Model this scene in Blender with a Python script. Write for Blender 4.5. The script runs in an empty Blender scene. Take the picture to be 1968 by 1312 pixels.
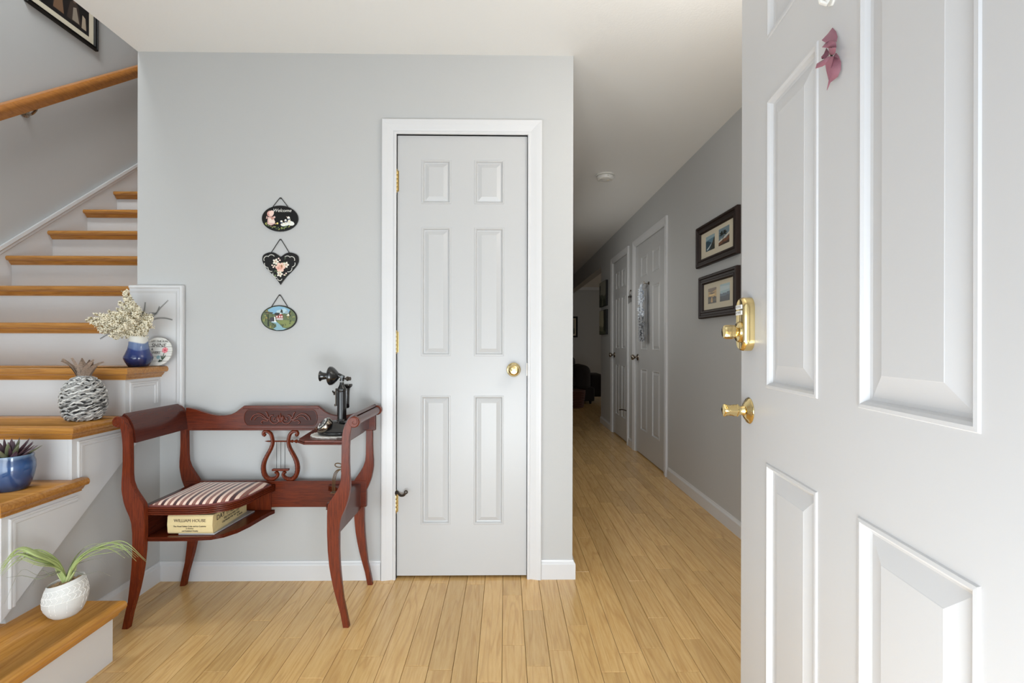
import bpy, math, random
from mathutils import Vector, Matrix
R = math.radians
random.seed(7)
scn = bpy.context.scene
COL = scn.collection

# ---------------------------------------------------------------- camera, light, exposure
F, CH = 930.0, 1.09                 # focal length in pixels of the 1968 wide frame, camera height
YAW, ROLL = 0.80, 0.12
SHX, SHY = 0.0, 4.0                 # optical centre shift in pixels
cam_d = bpy.data.cameras.new('camera'); cam = bpy.data.objects.new('camera', cam_d); COL.objects.link(cam)
cam_d.sensor_width = 36.0; cam_d.lens = 36.0 * F / 1968.0; cam_d.clip_start = 0.02
cam_d.shift_y = SHY / 1968.0
cam.location = (0, 0, CH)
RM = Matrix.Rotation(-R(YAW), 3, 'Z') @ Matrix.Rotation(R(90), 3, 'X') @ Matrix.Rotation(R(ROLL), 3, 'Z')
cam.rotation_euler = RM.to_euler()
scn.camera = cam
scn.view_settings.view_transform = 'Standard'; scn.view_settings.look = 'None'
scn.view_settings.gamma = 1.0; scn.view_settings.use_curve_mapping = False
scn.view_settings.exposure = 0.13
scn.cycles.max_bounces = 10; scn.cycles.diffuse_bounces = 6
scn.cycles.caustics_reflective = False; scn.cycles.caustics_refractive = False

w = bpy.data.worlds.new('world'); scn.world = w; w.use_nodes = True
w.node_tree.nodes['Background'].inputs[0].default_value = (0.84, 0.92, 1.0, 1)
w.node_tree.nodes['Background'].inputs[1].default_value = 1.1

def area(name, loc, rot, sx, sy, power, color=(1, 1, 1), spread=180):
    d = bpy.data.lights.new(name, 'AREA'); d.shape = 'RECTANGLE'; d.size = sx; d.size_y = sy
    d.energy = power; d.color = color; d.spread = R(spread)
    o = bpy.data.objects.new(name, d); o.location = loc; o.rotation_euler = [R(a) for a in rot]
    COL.objects.link(o); return o
area('porch_daylight', (0.0, -0.45, 0.72), (98, 0, 4), 2.6, 1.35, 23, (0.87, 0.94, 1.0))
area('low_front_fill', (-0.05, -0.10, 0.36), (93, 0, 18), 1.2, 0.65, 29, (0.84, 0.93, 1.0))  # added frontal fill, low behind the camera; no real source there
area('kitchen_window_daylight', (0.345, 4.6, 1.35), (76, 0, -90), 1.8, 1.0, 7.0, (0.98, 0.98, 0.94))
area('front_left_fill', (-1.55, 0.10, 0.62), (94, 0, -6), 1.35, 0.95, 15, (0.86, 0.97, 1.0))  # added soft fill shining through an invented opening in the front wall
pl = bpy.data.lights.new('hall_fill_point', 'POINT'); pl.energy = 24; pl.shadow_soft_size = 0.13; pl.color = (1.0, 0.97, 0.92)  # added point fill to brighten the hall; no globe fixture is known
plo = bpy.data.objects.new('hall_fill_point', pl); plo.location = (0.86, 1.12, 2.08); COL.objects.link(plo)
area('stairwell_fill', (-2.1, 1.6, 4.9), (-6, 0, 0), 1.0, 0.5, 78, (0.93, 0.98, 1.0))  # added fill above the stairs; no window is built there
area('living_room_window_daylight', (5.4, 9.3, 1.5), (90, 0, 90), 1.6, 1.3, 12, (1.0, 0.97, 0.9))

def ray(px, py):
    v = Vector(((px - 984.0) / F, -(py - 656.0 - SHY) / F, -1.0))
    return RM @ v
def at_y(px, py, Y): d = ray(px, py); t = Y / d.y; return Vector((d.x * t, Y, CH + d.z * t))
def at_x(px, py, X): d = ray(px, py); t = X / d.x; return Vector((X, d.y * t, CH + d.z * t))
def at_z(px, py, Z): d = ray(px, py); t = (Z - CH) / d.z; return Vector((d.x * t, d.y * t, Z))
def xz(px, py, Y): v = at_y(px, py, Y); return (v.x, v.z)

# ---------------------------------------------------------------- mesh helpers
class MB:
    def __init__(s): s.v = []; s.f = []; s.m = []
    def add(s, vs, fs, mi=0):
        o = len(s.v); s.v += [tuple(v) for v in vs]
        s.f += [tuple(i + o for i in f) for f in fs]; s.m += [mi] * len(fs); return s
    def box(s, x0, x1, y0, y1, z0, z1, mi=0):
        vs = [(x, y, z) for z in (z0, z1) for y in (y0, y1) for x in (x0, x1)]
        return s.add(vs, [(0, 2, 3, 1), (4, 5, 7, 6), (0, 1, 5, 4), (2, 6, 7, 3), (0, 4, 6, 2), (1, 3, 7, 5)], mi)
    def prism(s, poly, fn, a, b, mi=0):
        n = len(poly)
        vs = [fn(u, v, a) for u, v in poly] + [fn(u, v, b) for u, v in poly]
        fs = [tuple(range(n))[::-1], tuple(range(n, 2 * n))] + [(i, (i + 1) % n, n + (i + 1) % n, n + i) for i in range(n)]
        return s.add(vs, fs, mi)
    def loops(s, rings, closed=True, cap0=False, cap1=False, mi=0):
        n = len(rings[0]); vs = [p for r in rings for p in r]; fs = []
        for k in range(len(rings) - 1):
            for i in range(n if closed else n - 1):
                j = (i + 1) % n
                fs.append((k * n + i, k * n + j, (k + 1) * n + j, (k + 1) * n + i))
        if cap0: fs.append(tuple(range(n))[::-1])
        if cap1: fs.append(tuple((len(rings) - 1) * n + i for i in range(n)))
        return s.add(vs, fs, mi)
    def lathe(s, prof, c=(0, 0, 0), seg=32, axis='z', mi=0, cap=True, sx=1.0, sy=1.0):
        rings = []
        for r, h in prof:
            ring = []
            for i in range(seg):
                a = 2 * math.pi * i / seg; p, q = r * math.cos(a) * sx, r * math.sin(a) * sy
                if axis == 'z': ring.append((c[0] + p, c[1] + q, c[2] + h))
                elif axis == 'y': ring.append((c[0] + p, c[1] + h, c[2] + q))
                else: ring.append((c[0] + h, c[1] + p, c[2] + q))
            rings.append(ring)
        return s.loops(rings, True, cap, cap, mi)
    def tube(s, pts, rad, seg=8, mi=0, flat=1.0, up=None):
        pts = [Vector(p) for p in pts]; n = len(pts); rings = []
        if not hasattr(rad, '__len__'): rad = [rad] * n
        nrm = None
        for i in range(n):
            t = (pts[min(i + 1, n - 1)] - pts[max(i - 1, 0)])
            t = t.normalized() if t.length > 1e-9 else Vector((0, 0, 1))
            if nrm is None:
                a = Vector(up) if up else (Vector((0, 0, 1)) if abs(t.z) < 0.9 else Vector((1, 0, 0)))
                nrm = (a - t * a.dot(t)).normalized()
            else:
                nrm = nrm - t * nrm.dot(t)
                nrm = nrm.normalized() if nrm.length > 1e-6 else Vector((1, 0, 0))
            b = t.cross(nrm)
            rings.append([pts[i] + (nrm * math.cos(2 * math.pi * k / seg) * flat + b * math.sin(2 * math.pi * k / seg)) * rad[i] for k in range(seg)])
        return s.loops(rings, True, True, True, mi)
    def mold(s, path, closed, prof, fn, mi=0, cap=False):
        """sweep prof [(offset to the right of travel, height)] along a mitred plane path"""
        n = len(path); rings = []
        for i in range(n):
            p = Vector(path[i])
            a = Vector(path[i - 1]) if (closed or i > 0) else None
            b = Vector(path[(i + 1) % n]) if (closed or i < n - 1) else None
            d0 = (p - a).normalized() if a is not None else None
            d1 = (b - p).normalized() if b is not None else None
            if d0 is None: d0 = d1
            if d1 is None: d1 = d0
            n0 = Vector((d0.y, -d0.x)); n1 = Vector((d1.y, -d1.x))
            m = n0 + n1; m = m / max(1e-6, m.dot(n0)) if m.length > 1e-6 else n0
            rings.append([fn(p.x + m.x * o, p.y + m.y * o, h) for o, h in prof])
        if closed: rings.append(rings[0])
        s.loops(rings, False, mi=mi)
        if not closed:
            k = len(prof); base = len(s.v) - k * len(rings)
            s.f.append(tuple(base + i for i in range(k))); s.m.append(mi)
            s.f.append(tuple(base + (len(rings) - 1) * k + i for i in range(k))[::-1]); s.m.append(mi)
        if cap:
            o, h = prof[-1]; base = len(s.v) - len(prof) * len(rings); k = len(prof)
            s.f.append(tuple(base + i * k + k - 1 for i in range(n))); s.m.append(mi)
        return s
    def build(s, name, mats, parent=None, smooth=False, bevel=0, seg=2, sub=0, label=None, kind=None, angle=35):
        me = bpy.data.meshes.new(name)
        off = Vector((0, 0, 0))
        p = parent
        while p is not None and p.get('_world', 0):
            off += p.location; p = p.parent
        me.from_pydata([tuple(Vector(v) - off) for v in s.v], [], s.f)
        if not isinstance(mats, (list, tuple)): mats = [mats]
        for m in mats: me.materials.append(m)
        me.polygons.foreach_set('material_index', s.m)
        me.update()
        import bmesh
        bm = bmesh.new(); bm.from_mesh(me)
        bmesh.ops.remove_doubles(bm, verts=bm.verts, dist=1e-6)
        bmesh.ops.recalc_face_normals(bm, faces=bm.faces); bm.to_mesh(me); bm.free()
        if smooth:
            me.polygons.foreach_set('use_smooth', [True] * len(me.polygons))
            me.set_sharp_from_angle(angle=R(angle)) if hasattr(me, 'set_sharp_from_angle') else None
        o = bpy.data.objects.new(name, me); COL.objects.link(o)
        if parent is not None: o.parent = parent
        if parent is None or parent.get('_world', 0): o['_world'] = 1
        if bevel:
            b = o.modifiers.new('edge', 'BEVEL'); b.width = bevel; b.segments = seg; b.limit_method = 'ANGLE'; b.angle_limit = R(40)
        if sub:
            b = o.modifiers.new('soft', 'SUBSURF'); b.levels = sub; b.render_levels = sub
        if label: o['label'] = label
        if kind: o['kind'] = kind
        return o

def tag(o, label=None, cat=None, group=None, kind=None):
    if label: o['label'] = label
    if cat: o['category'] = cat
    if group: o['group'] = group
    if kind: o['kind'] = kind
    return o
def root(name, loc, label=None, cat=None, group=None, kind=None, world=True, rot=(0, 0, 0)):
    o = bpy.data.objects.new(name, None); o.empty_display_size = 0.05; COL.objects.link(o)
    o.location = loc; o.rotation_euler = rot
    if world: o['_world'] = 1      # children are modelled in room coordinates
    return tag(o, label, cat, group, kind)
def dup(o, loc=None, parent=None):
    c = o.copy(); COL.objects.link(c)
    if loc is not None: c.location = loc
    if parent is not None: c.parent = parent
    return c
def cat_rom(pts, n=6, closed=False):
    pts = [Vector(p) for p in pts]; out = []; N = len(pts)
    for i in range(N if closed else N - 1):
        p1, p2 = pts[i], pts[(i + 1) % N]
        p0 = pts[i - 1] if (closed or i > 0) else p1 * 2 - p2
        p3 = pts[(i + 2) % N] if (closed or i < N - 2) else p2 * 2 - p1
        for k in range(n):
            t = k / n
            out.append(0.5 * ((2 * p1) + (p2 - p0) * t + (2 * p0 - 5 * p1 + 4 * p2 - p3) * t * t + (3 * p1 - p0 - 3 * p2 + p3) * t ** 3))
    if not closed: out.append(pts[-1])
    return out
XZ = lambda u, v, h: (u, h, v)       # polygon in X-Z, extruded along Y
XY = lambda u, v, h: (u, v, h)
YZ = lambda u, v, h: (h, u, v)
def text(name, body, size, mat, parent, M, extr=0.0004, align='CENTER', shear=0.0, spacing=1.0):
    c = bpy.data.curves.new(name, 'FONT'); c.body = body; c.size = size; c.extrude = extr; c.shear = shear
    c.align_x = align; c.align_y = 'CENTER'; c.resolution_u = 3; c.space_character = spacing
    c.materials.append(mat)
    o = bpy.data.objects.new(name, c); COL.objects.link(o); o.parent = parent
    p = parent; off = Vector((0, 0, 0))
    while p is not None and p.get('_world', 0): off += p.location; p = p.parent
    m = M.copy(); m.translation = m.translation - off; o.matrix_local = m
    return o
def frame3(origin, ux, uz):
    """matrix whose local x = ux, local y = uz (text up), z = facing"""
    ux = Vector(ux).normalized(); uz = Vector(uz).normalized(); n = ux.cross(uz)
    M = Matrix.Identity(4)
    for i in range(3): M[i][0] = ux[i]; M[i][1] = uz[i]; M[i][2] = n[i]; M[i][3] = origin[i]
    return M

# ---------------------------------------------------------------- materials
def srgb(r, g, b):
    f = lambda c: ((c / 255) / 12.92 if c / 255 <= 0.04045 else ((c / 255 + 0.055) / 1.055) ** 2.4)
    return (f(r), f(g), f(b), 1)
def mat(name, col, rough=0.5, metal=0.0, bump=0.0, bscale=200, spec=0.5, var=0.0, vscale=4.0, coat=0.0):
    m = bpy.data.materials.new(name); m.use_nodes = True; nt = m.node_tree; b = nt.nodes['Principled BSDF']
    if not isinstance(col, tuple) or len(col) == 3: col = srgb(*col)
    b.inputs['Base Color'].default_value = col; b.inputs['Roughness'].default_value = rough
    b.inputs['Metallic'].default_value = metal; b.inputs['Specular IOR Level'].default_value = spec
    b.inputs['Coat Weight'].default_value = coat; b.inputs['Coat Roughness'].default_value = 0.12
    tc = nt.nodes.new('ShaderNodeTexCoord')
    n = nt.nodes.new('ShaderNodeTexNoise'); n.inputs['Scale'].default_value = vscale; n.inputs['Detail'].default_value = 4
    nt.links.new(tc.outputs['Object'], n.inputs['Vector'])
    mx = nt.nodes.new('ShaderNodeMix'); mx.data_type = 'RGBA'
    v = max(var, 0.01)
    mx.inputs[6].default_value = tuple(c * (1 - v) for c in col[:3]) + (1,)
    mx.inputs[7].default_value = tuple(min(1, c * (1 + v)) for c in col[:3]) + (1,)
    nt.links.new(n.outputs['Fac'], mx.inputs[0]); nt.links.new(mx.outputs[2], b.inputs['Base Color'])
    if bump:
        n2 = nt.nodes.new('ShaderNodeTexNoise'); n2.inputs['Scale'].default_value = bscale; n2.inputs['Detail'].default_value = 3
        nt.links.new(tc.outputs['Object'], n2.inputs['Vector'])
        bp = nt.nodes.new('ShaderNodeBump'); bp.inputs['Strength'].default_value = bump; bp.inputs['Distance'].default_value = 0.002
        nt.links.new(n2.outputs['Fac'], bp.inputs['Height']); nt.links.new(bp.outputs['Normal'], b.inputs['Normal'])
    return m
def wood(name, c0, c1, c2, along='Y', rough=0.3, grain=1.0, scale=1.0, objvar=0.0, coat=0.0, line=0.35, spec=0.5):
    """c0..c2 dark-to-light tones; grain runs along the given axis"""
    m = bpy.data.materials.new(name); m.use_nodes = True; nt = m.node_tree; N = nt.nodes; L = nt.links
    b = N['Principled BSDF']; b.inputs['Roughness'].default_value = rough
    b.inputs['Specular IOR Level'].default_value = spec
    b.inputs['Coat Weight'].default_value = coat; b.inputs['Coat Roughness'].default_value = 0.1
    g = N.new('ShaderNodeNewGeometry'); oi = N.new('ShaderNodeObjectInfo')
    k = {'X': (1.0, 14.0, 14.0), 'Y': (14.0, 1.0, 14.0), 'Z': (14.0, 14.0, 1.0)}[along]
    mp = N.new('ShaderNodeVectorMath'); mp.operation = 'MULTIPLY'; mp.inputs[1].default_value = tuple(x * scale for x in k)
    L.new(g.outputs['Position'], mp.inputs[0])
    off = N.new('ShaderNodeVectorMath'); off.operation = 'SCALE'; off.inputs[3].default_value = 37.0
    cmb = N.new('ShaderNodeCombineXYZ')
    for i in range(3): L.new(oi.outputs['Random'], cmb.inputs[i])
    L.new(cmb.outputs[0], off.inputs[0])
    ad = N.new('ShaderNodeVectorMath'); ad.operation = 'ADD'; L.new(mp.outputs[0], ad.inputs[0]); L.new(off.outputs[0], ad.inputs[1])
    n1 = N.new('ShaderNodeTexNoise'); n1.inputs['Scale'].default_value = 1.0; n1.inputs['Detail'].default_value = 2; n1.inputs['Distortion'].default_value = 0.4
    L.new(ad.outputs[0], n1.inputs['Vector'])
    mul = N.new('ShaderNodeMath'); mul.operation = 'MULTIPLY'; mul.inputs[1].default_value = 9.0; L.new(n1.outputs['Fac'], mul.inputs[0])
    fr = N.new('ShaderNodeMath'); fr.operation = 'PINGPONG'; fr.inputs[1].default_value = 0.5; L.new(mul.outputs[0], fr.inputs[0])
    sm = N.new('ShaderNodeMapRange'); sm.inputs[1].default_value = 0.0; sm.inputs[2].default_value = 0.22; sm.inputs[3].default_value = 1.0; sm.inputs[4].default_value = 0.0
    L.new(fr.outputs[0], sm.inputs[0])
    n2 = N.new('ShaderNodeTexNoise'); n2.inputs['Scale'].default_value = 7.0; n2.inputs['Detail'].default_value = 5; n2.inputs['Roughness'].default_value = 0.7
    L.new(ad.outputs[0], n2.inputs['Vector'])
    cr = N.new('ShaderNodeValToRGB'); cr.color_ramp.elements[0].position = 0.28; cr.color_ramp.elements[1].position = 0.72
    cr.color_ramp.elements[0].color = c1; cr.color_ramp.elements[1].color = c2; L.new(n2.outputs['Fac'], cr.inputs[0])
    mx = N.new('ShaderNodeMix'); mx.data_type = 'RGBA'; mx.inputs[7].default_value = c0
    f = N.new('ShaderNodeMath'); f.operation = 'MULTIPLY'; f.inputs[1].default_value = line * grain; L.new(sm.outputs[0], f.inputs[0])
    L.new(f.outputs[0], mx.inputs[0]); L.new(cr.outputs[0], mx.inputs[6])
    hs = N.new('ShaderNodeHueSaturation'); L.new(mx.outputs[2], hs.inputs['Color'])
    mr = N.new('ShaderNodeMapRange'); mr.inputs[3].default_value = 1 - objvar; mr.inputs[4].default_value = 1 + objvar
    L.new(oi.outputs['Random'], mr.inputs[0]); L.new(mr.outputs[0], hs.inputs['Value'])
    L.new(hs.outputs[0], b.inputs['Base Color'])
    bp = N.new('ShaderNodeBump'); bp.inputs['Strength'].default_value = 0.06; bp.inputs['Distance'].default_value = 0.001
    L.new(n2.outputs['Fac'], bp.inputs['Height']); L.new(bp.outputs['Normal'], b.inputs['Normal'])
    return m
M_wall = mat('wall_paint', (184, 184, 183), 0.65, bump=0.12, bscale=260)
M_ceil = mat('ceiling_paint', (232, 231, 228), 0.8, bump=0.25, bscale=120)
M_trim = mat('trim_paint', (207, 207, 208), 0.32, bump=0.03, bscale=90)
M_door = mat('door_paint', (188, 188, 188), 0.36, bump=0.05, bscale=120)
M_edoor = mat('entry_door_paint', (204, 204, 205), 0.38, bump=0.05, bscale=150)
M_dark = mat('gap_dark', (30, 28, 26), 0.9)
M_sub = mat('dark_subfloor', (58, 38, 20), 0.9)
M_floor = wood('maple_floor', srgb(164, 116, 62), srgb(203, 160, 98), srgb(221, 184, 126), 'Y', 0.25, 0.8, 1.0, 0.11, 0.2, 0.38)
M_oakx = wood('oak_tread', srgb(112, 66, 24), srgb(158, 104, 44), srgb(184, 130, 62), 'X', 0.26, 1.0, 1.3, 0.05, 0.3)
M_oaky2 = wood('oak_step', srgb(128, 78, 26), srgb(172, 116, 46), srgb(196, 140, 64), 'Y', 0.26, 1.0, 1.3, 0.05, 0.3)
M_oaky = wood('oak_rail', srgb(112, 64, 22), srgb(152, 94, 38), srgb(178, 118, 56), 'Y', 0.3, 1.0, 1.3, 0.0, 0.3)
M_mah = wood('mahogany', srgb(34, 12, 7), srgb(74, 27, 13), srgb(120, 48, 21), 'Z', 0.26, 0.5, 2.2, 0.06, 0.0, 0.5, 0.32)
M_mahx = wood('mahogany_rail', srgb(34, 12, 7), srgb(72, 26, 14), srgb(112, 45, 21), 'X', 0.26, 0.5, 2.2, 0.06, 0.0, 0.5, 0.32)
M_mahy = wood('mahogany_arm', srgb(36, 14, 10), srgb(64, 26, 17), srgb(84, 34, 21), 'Y', 0.25, 0.5, 2.2, 0.04, 0.1, 0.3, 0.4)
M_brass = mat('polished_brass', (232, 208, 150), 0.12, 1.0)
M_brassd = mat('aged_brass', (196, 172, 116), 0.28, 1.0)
M_nickel = mat('dark_nickel', (150, 140, 128), 0.18, 1.0)
M_iron = mat('dark_iron', (70, 62, 55), 0.4, 0.8)
M_blackm = mat('black_enamel', (22, 22, 23), 0.2, 0.0, coat=0.5)
M_blackf = mat('black_frame', (18, 16, 15), 0.45, spec=0.3)
M_brownf = mat('dark_brown_frame', (36, 22, 17), 0.45, spec=0.3)
M_mat = mat('cream_mat_board', (214, 204, 182), 0.8)
M_cord = mat('black_cord', (26, 24, 23), 0.7)
M_white = mat('white_plastic', (226, 224, 218), 0.4)
# ================================================================ THE ROOM
D = 2.246                    # closet wall
CZ = 2.427                   # ceiling
XL, XR, XW = -2.800, 1.33, -1.690    # stair wall, hall wall, stair edge of the closet wall
XC = at_y(1101, 600, D).x    # corner of closet wall and hall
XPAN, XUND = -1.575, -1.586
RISE, RUN = 0.197, 0.2465

def struct(name, mb, m, label, cat, **k):
    return tag(mb.build(name, m, None, kind='structure', **k), label, cat)

# ---- floor: slab with real boards on it
fl = struct('floor', MB().box(-3.0, 6.0, -1.2, 12.0, -0.12, -0.014), M_sub, 'pale honey maple strip floor running from the foyer down the hall', 'floor')
PW = 0.0826; X0 = at_z(1000, 1101, 0).x
def board(mb, x0, x1, y0, y1):
    g = 0.0007; c = 0.0009
    x0 += g; x1 -= g; y0 += g; y1 -= g
    lo = [(x0, y0, -0.014), (x1, y0, -0.014), (x1, y1, -0.014), (x0, y1, -0.014)]
    mi = [(x0, y0, -c), (x1, y0, -c), (x1, y1, -c), (x0, y1, -c)]
    hi = [(x0 + c, y0 + c, 0), (x1 - c, y0 + c, 0), (x1 - c, y1 - c, 0), (x0 + c, y1 - c, 0)]
    return mb.loops([lo, mi, hi], True, False, True)
frng = random.Random(11); far = MB()
for i in range(-20, 60):
    xa = X0 + i * PW; xb = xa + PW
    if xb < -1.62 or xa > 4.0: continue
    if xa < XC - 0.08: ys, ye = 0.05, D + 0.05
    elif xb < XR + 0.08: ys, ye = 0.05, 11.5
    else: ys, ye = 6.3, 11.5
    y = ys - frng.uniform(0, 0.7)
    while y < ye:
        ln = frng.choice([0.32, 0.45, 0.6, 0.75, 0.9, 1.1]) * frng.uniform(0.9, 1.1)
        a, b = max(y, ys), min(y + ln, ye); y += ln
        if b - a < 0.06: continue
        if a < 7.9 and xa < XR: board_mb = MB(); board(board_mb, xa, xb, a, b); board_mb.build('floor_board', M_floor, fl)
        else: board(far, xa, xb, a, b)
far.build('distant_floor_boards', M_floor, fl, kind='stuff')

# ---- walls
LX, LZT, LZB = (at_y(762.5, 700, D).x, at_y(1012.5, 700, D).x), at_y(888, 260, D).z, 0.012   # closet leaf
ox0, ox1, oz = LX[0] - 0.0022, LX[1] + 0.0025, LZT + 0.0025
mb = MB()
mb.box(XW, ox0, D, D + 0.11, 0, CZ).box(ox1, XC, D, D + 0.11, 0, CZ).box(ox0, ox1, D, D + 0.11, oz, CZ)
mb.box(XC - 0.11, XC, D + 0.11, 6.72, 0, CZ)
mb.box(XW, XW + 0.11, D + 0.11, 5.6, 0, CZ)
struct('wall_back', mb, M_wall, 'light grey painted wall with the closet door and three plaques', 'wall')
struct('wall_closet_inside', MB().box(ox0 - 0.3, XC - 0.12, D + 0.6, D + 0.65, 0, CZ), M_dark, 'dark closet interior behind the narrow panelled door', 'wall')
struct('wall_left', MB().box(XL - 0.1, XL, 0.36, 5.7, 0, 5.3), M_wall, 'grey stairwell wall carrying the oak handrail', 'wall')
struct('wall_understair', MB().prism([(1.56, 0), (D, 0), (D, 0.80), (1.56, 0.25)], YZ, XUND - 0.02, XUND), M_wall, 'small grey wall under the open side of the stairs', 'wall')
# hall wall with two door openings
def hall_y(px): return at_x(px, 700, XR).y
A = dict(near=hall_y(1278), far=hall_y(1221.5)); B = dict(near=hall_y(1206), far=hall_y(1178))
A['top'] = B['top'] = at_x(1278, 434, XR).z
mb = MB(); yy = 0.36
for d in (A, B):
    mb.box(XR, XR + 0.12, yy, d['near'] - 0.0025, 0, CZ)
    mb.box(XR, XR + 0.12, d['near'] - 0.0025, d['far'] + 0.0025, d['top'] + 0.003, CZ)
    yy = d['far'] + 0.0025
mb.box(XR, XR + 0.12, yy, 6.70, 0, CZ)
mb.box(XR, XR + 0.12, 6.70, 11.5, 2.16, CZ)
mb.box(XR + 0.5, XR + 0.55, 3.6, 6.4, 0, CZ)
struct('wall_right', mb, M_wall, 'grey hallway wall with two white doors and framed photographs', 'wall')
struct('wall_front', MB().box(XL, -2.25, 0.20, 0.36, 0, CZ).box(-0.85, -0.39, 0.20, 0.36, 0, CZ).box(-2.25, -0.85, 0.20, 0.36, 0, 0.1).box(-2.25, -0.85, 0.20, 0.36, 2.15, CZ)
       .box(0.58, XR + 0.1, 0.20, 0.36, 0, CZ).box(-0.39, 0.58, 0.20, 0.36, 2.10, CZ), M_wall, 'front wall with the entrance opening and an added light opening', 'wall')  # the unseen second opening is invented to let low fill light in
struct('wall_far', MB().box(-2.5, 6.0, 11.5, 11.6, 0, CZ).box(-2.5, -2.4, 6.7, 11.5, 0, CZ).box(-2.4, XC, 6.72, 6.8, 0, CZ)
       .box(XR + 0.12, 6.0, 6.5, 6.62, 0, CZ).box(5.9, 6.0, 6.6, 11.5, 0, CZ), M_wall, 'dim grey living room wall beyond the end of the hall', 'wall')
# ---- ceiling with the stairwell opening
mb = MB().box(XW, 6.0, 0.2, 12.0, CZ, CZ + 0.26).box(XL, XW, 0.2, 1.3, CZ, CZ + 0.26).box(-2.5, XW, 5.7, 12.0, CZ, CZ + 0.26)
struct('ceiling', mb, M_ceil, 'white painted ceiling over foyer and hall, open above the stairs', 'ceiling')
mb = MB().box(XL, XW + 0.1, 1.2, 1.3, CZ + 0.26, 5.2).box(XW, XW + 0.1, 1.3, 5.6, CZ + 0.26, 5.2).box(XL, XW + 0.1, 5.6, 5.7, 0, 5.2)
struct('wall_stairwell', mb, M_wall, 'upper stairwell walls above the stair opening', 'wall')
struct('ceiling_upstairs', MB().box(XL - 0.1, XW + 0.1, 1.2, 5.7, 5.2, 5.3), M_ceil, 'white ceiling above the stairwell', 'ceiling')

# ---- baseboards
BB = [(0, 0), (0.013, 0), (0.013, 0.069), (0.010, 0.075), (0.006, 0.080), (0.004, 0.087), (0, 0.088)]
CX0, CX1 = at_y(733, 700, D).x, at_y(1041, 700, D).x
def baseb(name, paths, label):
    mb = MB()
    for p in paths: mb.mold(p, False, BB, XY)
    return struct(name, mb, M_trim, label, 'baseboard')
baseb('baseboard_back', [[(XUND, 1.70), (XUND, D), (CX0, D)]], 'white baseboard behind the telephone bench')
baseb('baseboard_corner', [[(CX1, D), (XC, D), (XC, 6.70)]], 'short white baseboard wrapping the hall corner')
hy = lambda px, y=900: at_x(px, y, XR).y
baseb('baseboard_right', [[(XR, hy(1285)), (XR, 0.36)]], 'white baseboard along the hall wall toward the entry door')
baseb('baseboard_hall', [[(XR, B['near'] - 0.066), (XR, A['far'] + 0.066)], [(XR, 6.70), (XR, B['far'] + 0.066)]], 'white baseboard pieces beside the two hall doors')
baseb('baseboard_far', [[(-2.4, 11.5), (5.9, 11.5)]], 'white baseboard of the far living room wall')
struct('trim_1', MB().box(-2.4, 5.9, 11.42, 11.5, CZ - 0.07, CZ), M_trim, 'thin crown moulding of the far living room', 'trim')

# ---- door casings
CAS = [(0.004, -0.02), (0.004, 0.008), (0, 0.011), (-0.006, 0.011), (-0.010, 0.008), (-0.016, 0.0095), (-0.036, 0.015), (-0.052, 0.018), (-0.0585, 0.0185), (-0.062, 0.015), (-0.062, 0)]
def casing(name, a0, a1, zt, fn, label):
    mb = MB().mold([(a0, 0), (a0, zt), (a1, zt), (a1, 0)], False, CAS, fn)
    return struct(name, mb, M_trim, label, 'door casing')
casing('trim_2', ox0 - 0.004, ox1 + 0.004, oz + 0.004, lambda a, b, h: (a, D - h, b), 'white moulded casing around the closet door')
casing('trim_3', -A['far'] - 0.008, -A['near'] + 0.008, A['top'] + 0.008, lambda a, b, h: (XR - h, -a, b), 'white casing around the hall door with the hanging garland')
casing('trim_4', -B['far'] - 0.008, -B['near'] + 0.008, B['top'] + 0.008, lambda a, b, h: (XR - h, -a, b), 'white casing around the farther narrower hall door')

# ---- panelled doors, built in their own frame: x across, front at y=0 facing -y
STK = [(0, 0), (0.0015, 0.0022), (0.006, 0.0026), (0.0095, -0.0005), (0.012, -0.0065), (0.0165, -0.0075)]
def leaf(name, w, z0, z1, cols, rows, m, deep=0.030, label='', th=0.036, sc=1.0):
    xs = sorted({0, w, *[c for p in cols for c in p]}); zs = sorted({z0, z1, *[c for p in rows for c in p]})
    mb = MB()
    for i in range(len(xs) - 1):
        for j in range(len(zs) - 1):
            cx, cz = (xs[i] + xs[i + 1]) / 2, (zs[j] + zs[j + 1]) / 2
            if any(a < cx < b for a, b in cols) and any(a < cz < b for a, b in rows): continue
            mb.add([(xs[i], 0, zs[j]), (xs[i + 1], 0, zs[j]), (xs[i + 1], 0, zs[j + 1]), (xs[i], 0, zs[j + 1])], [(0, 1, 2, 3)])
    mb.add([(0, 0, z0), (w, 0, z0), (w, 0, z1), (0, 0, z1), (0, th, z0), (w, th, z0), (w, th, z1), (0, th, z1)],
           [(0, 4, 5, 1), (1, 5, 6, 2), (2, 6, 7, 3), (3, 7, 4, 0), (4, 7, 6, 5)])
    me = bpy.data.meshes.new(name); me.from_pydata(mb.v, [], mb.f); me.materials.append(m)
    o = bpy.data.objects.new(name, me); COL.objects.link(o); tag(o, label, 'door', None, 'structure')
    prof = [(a * sc, b * sc) for a, b in STK] + [((0.0165) * sc + deep, -0.0005 * sc), (0.0175 * sc + deep, 0.0)]
    for a, b in cols:
        for c, d in rows:
            p = MB().mold([(a, c), (a, d), (b, d), (b, c)], True, prof, lambda u, v, h: (u, -h, v), cap=True)
            p.build('panel', m, o)
    return o
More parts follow.
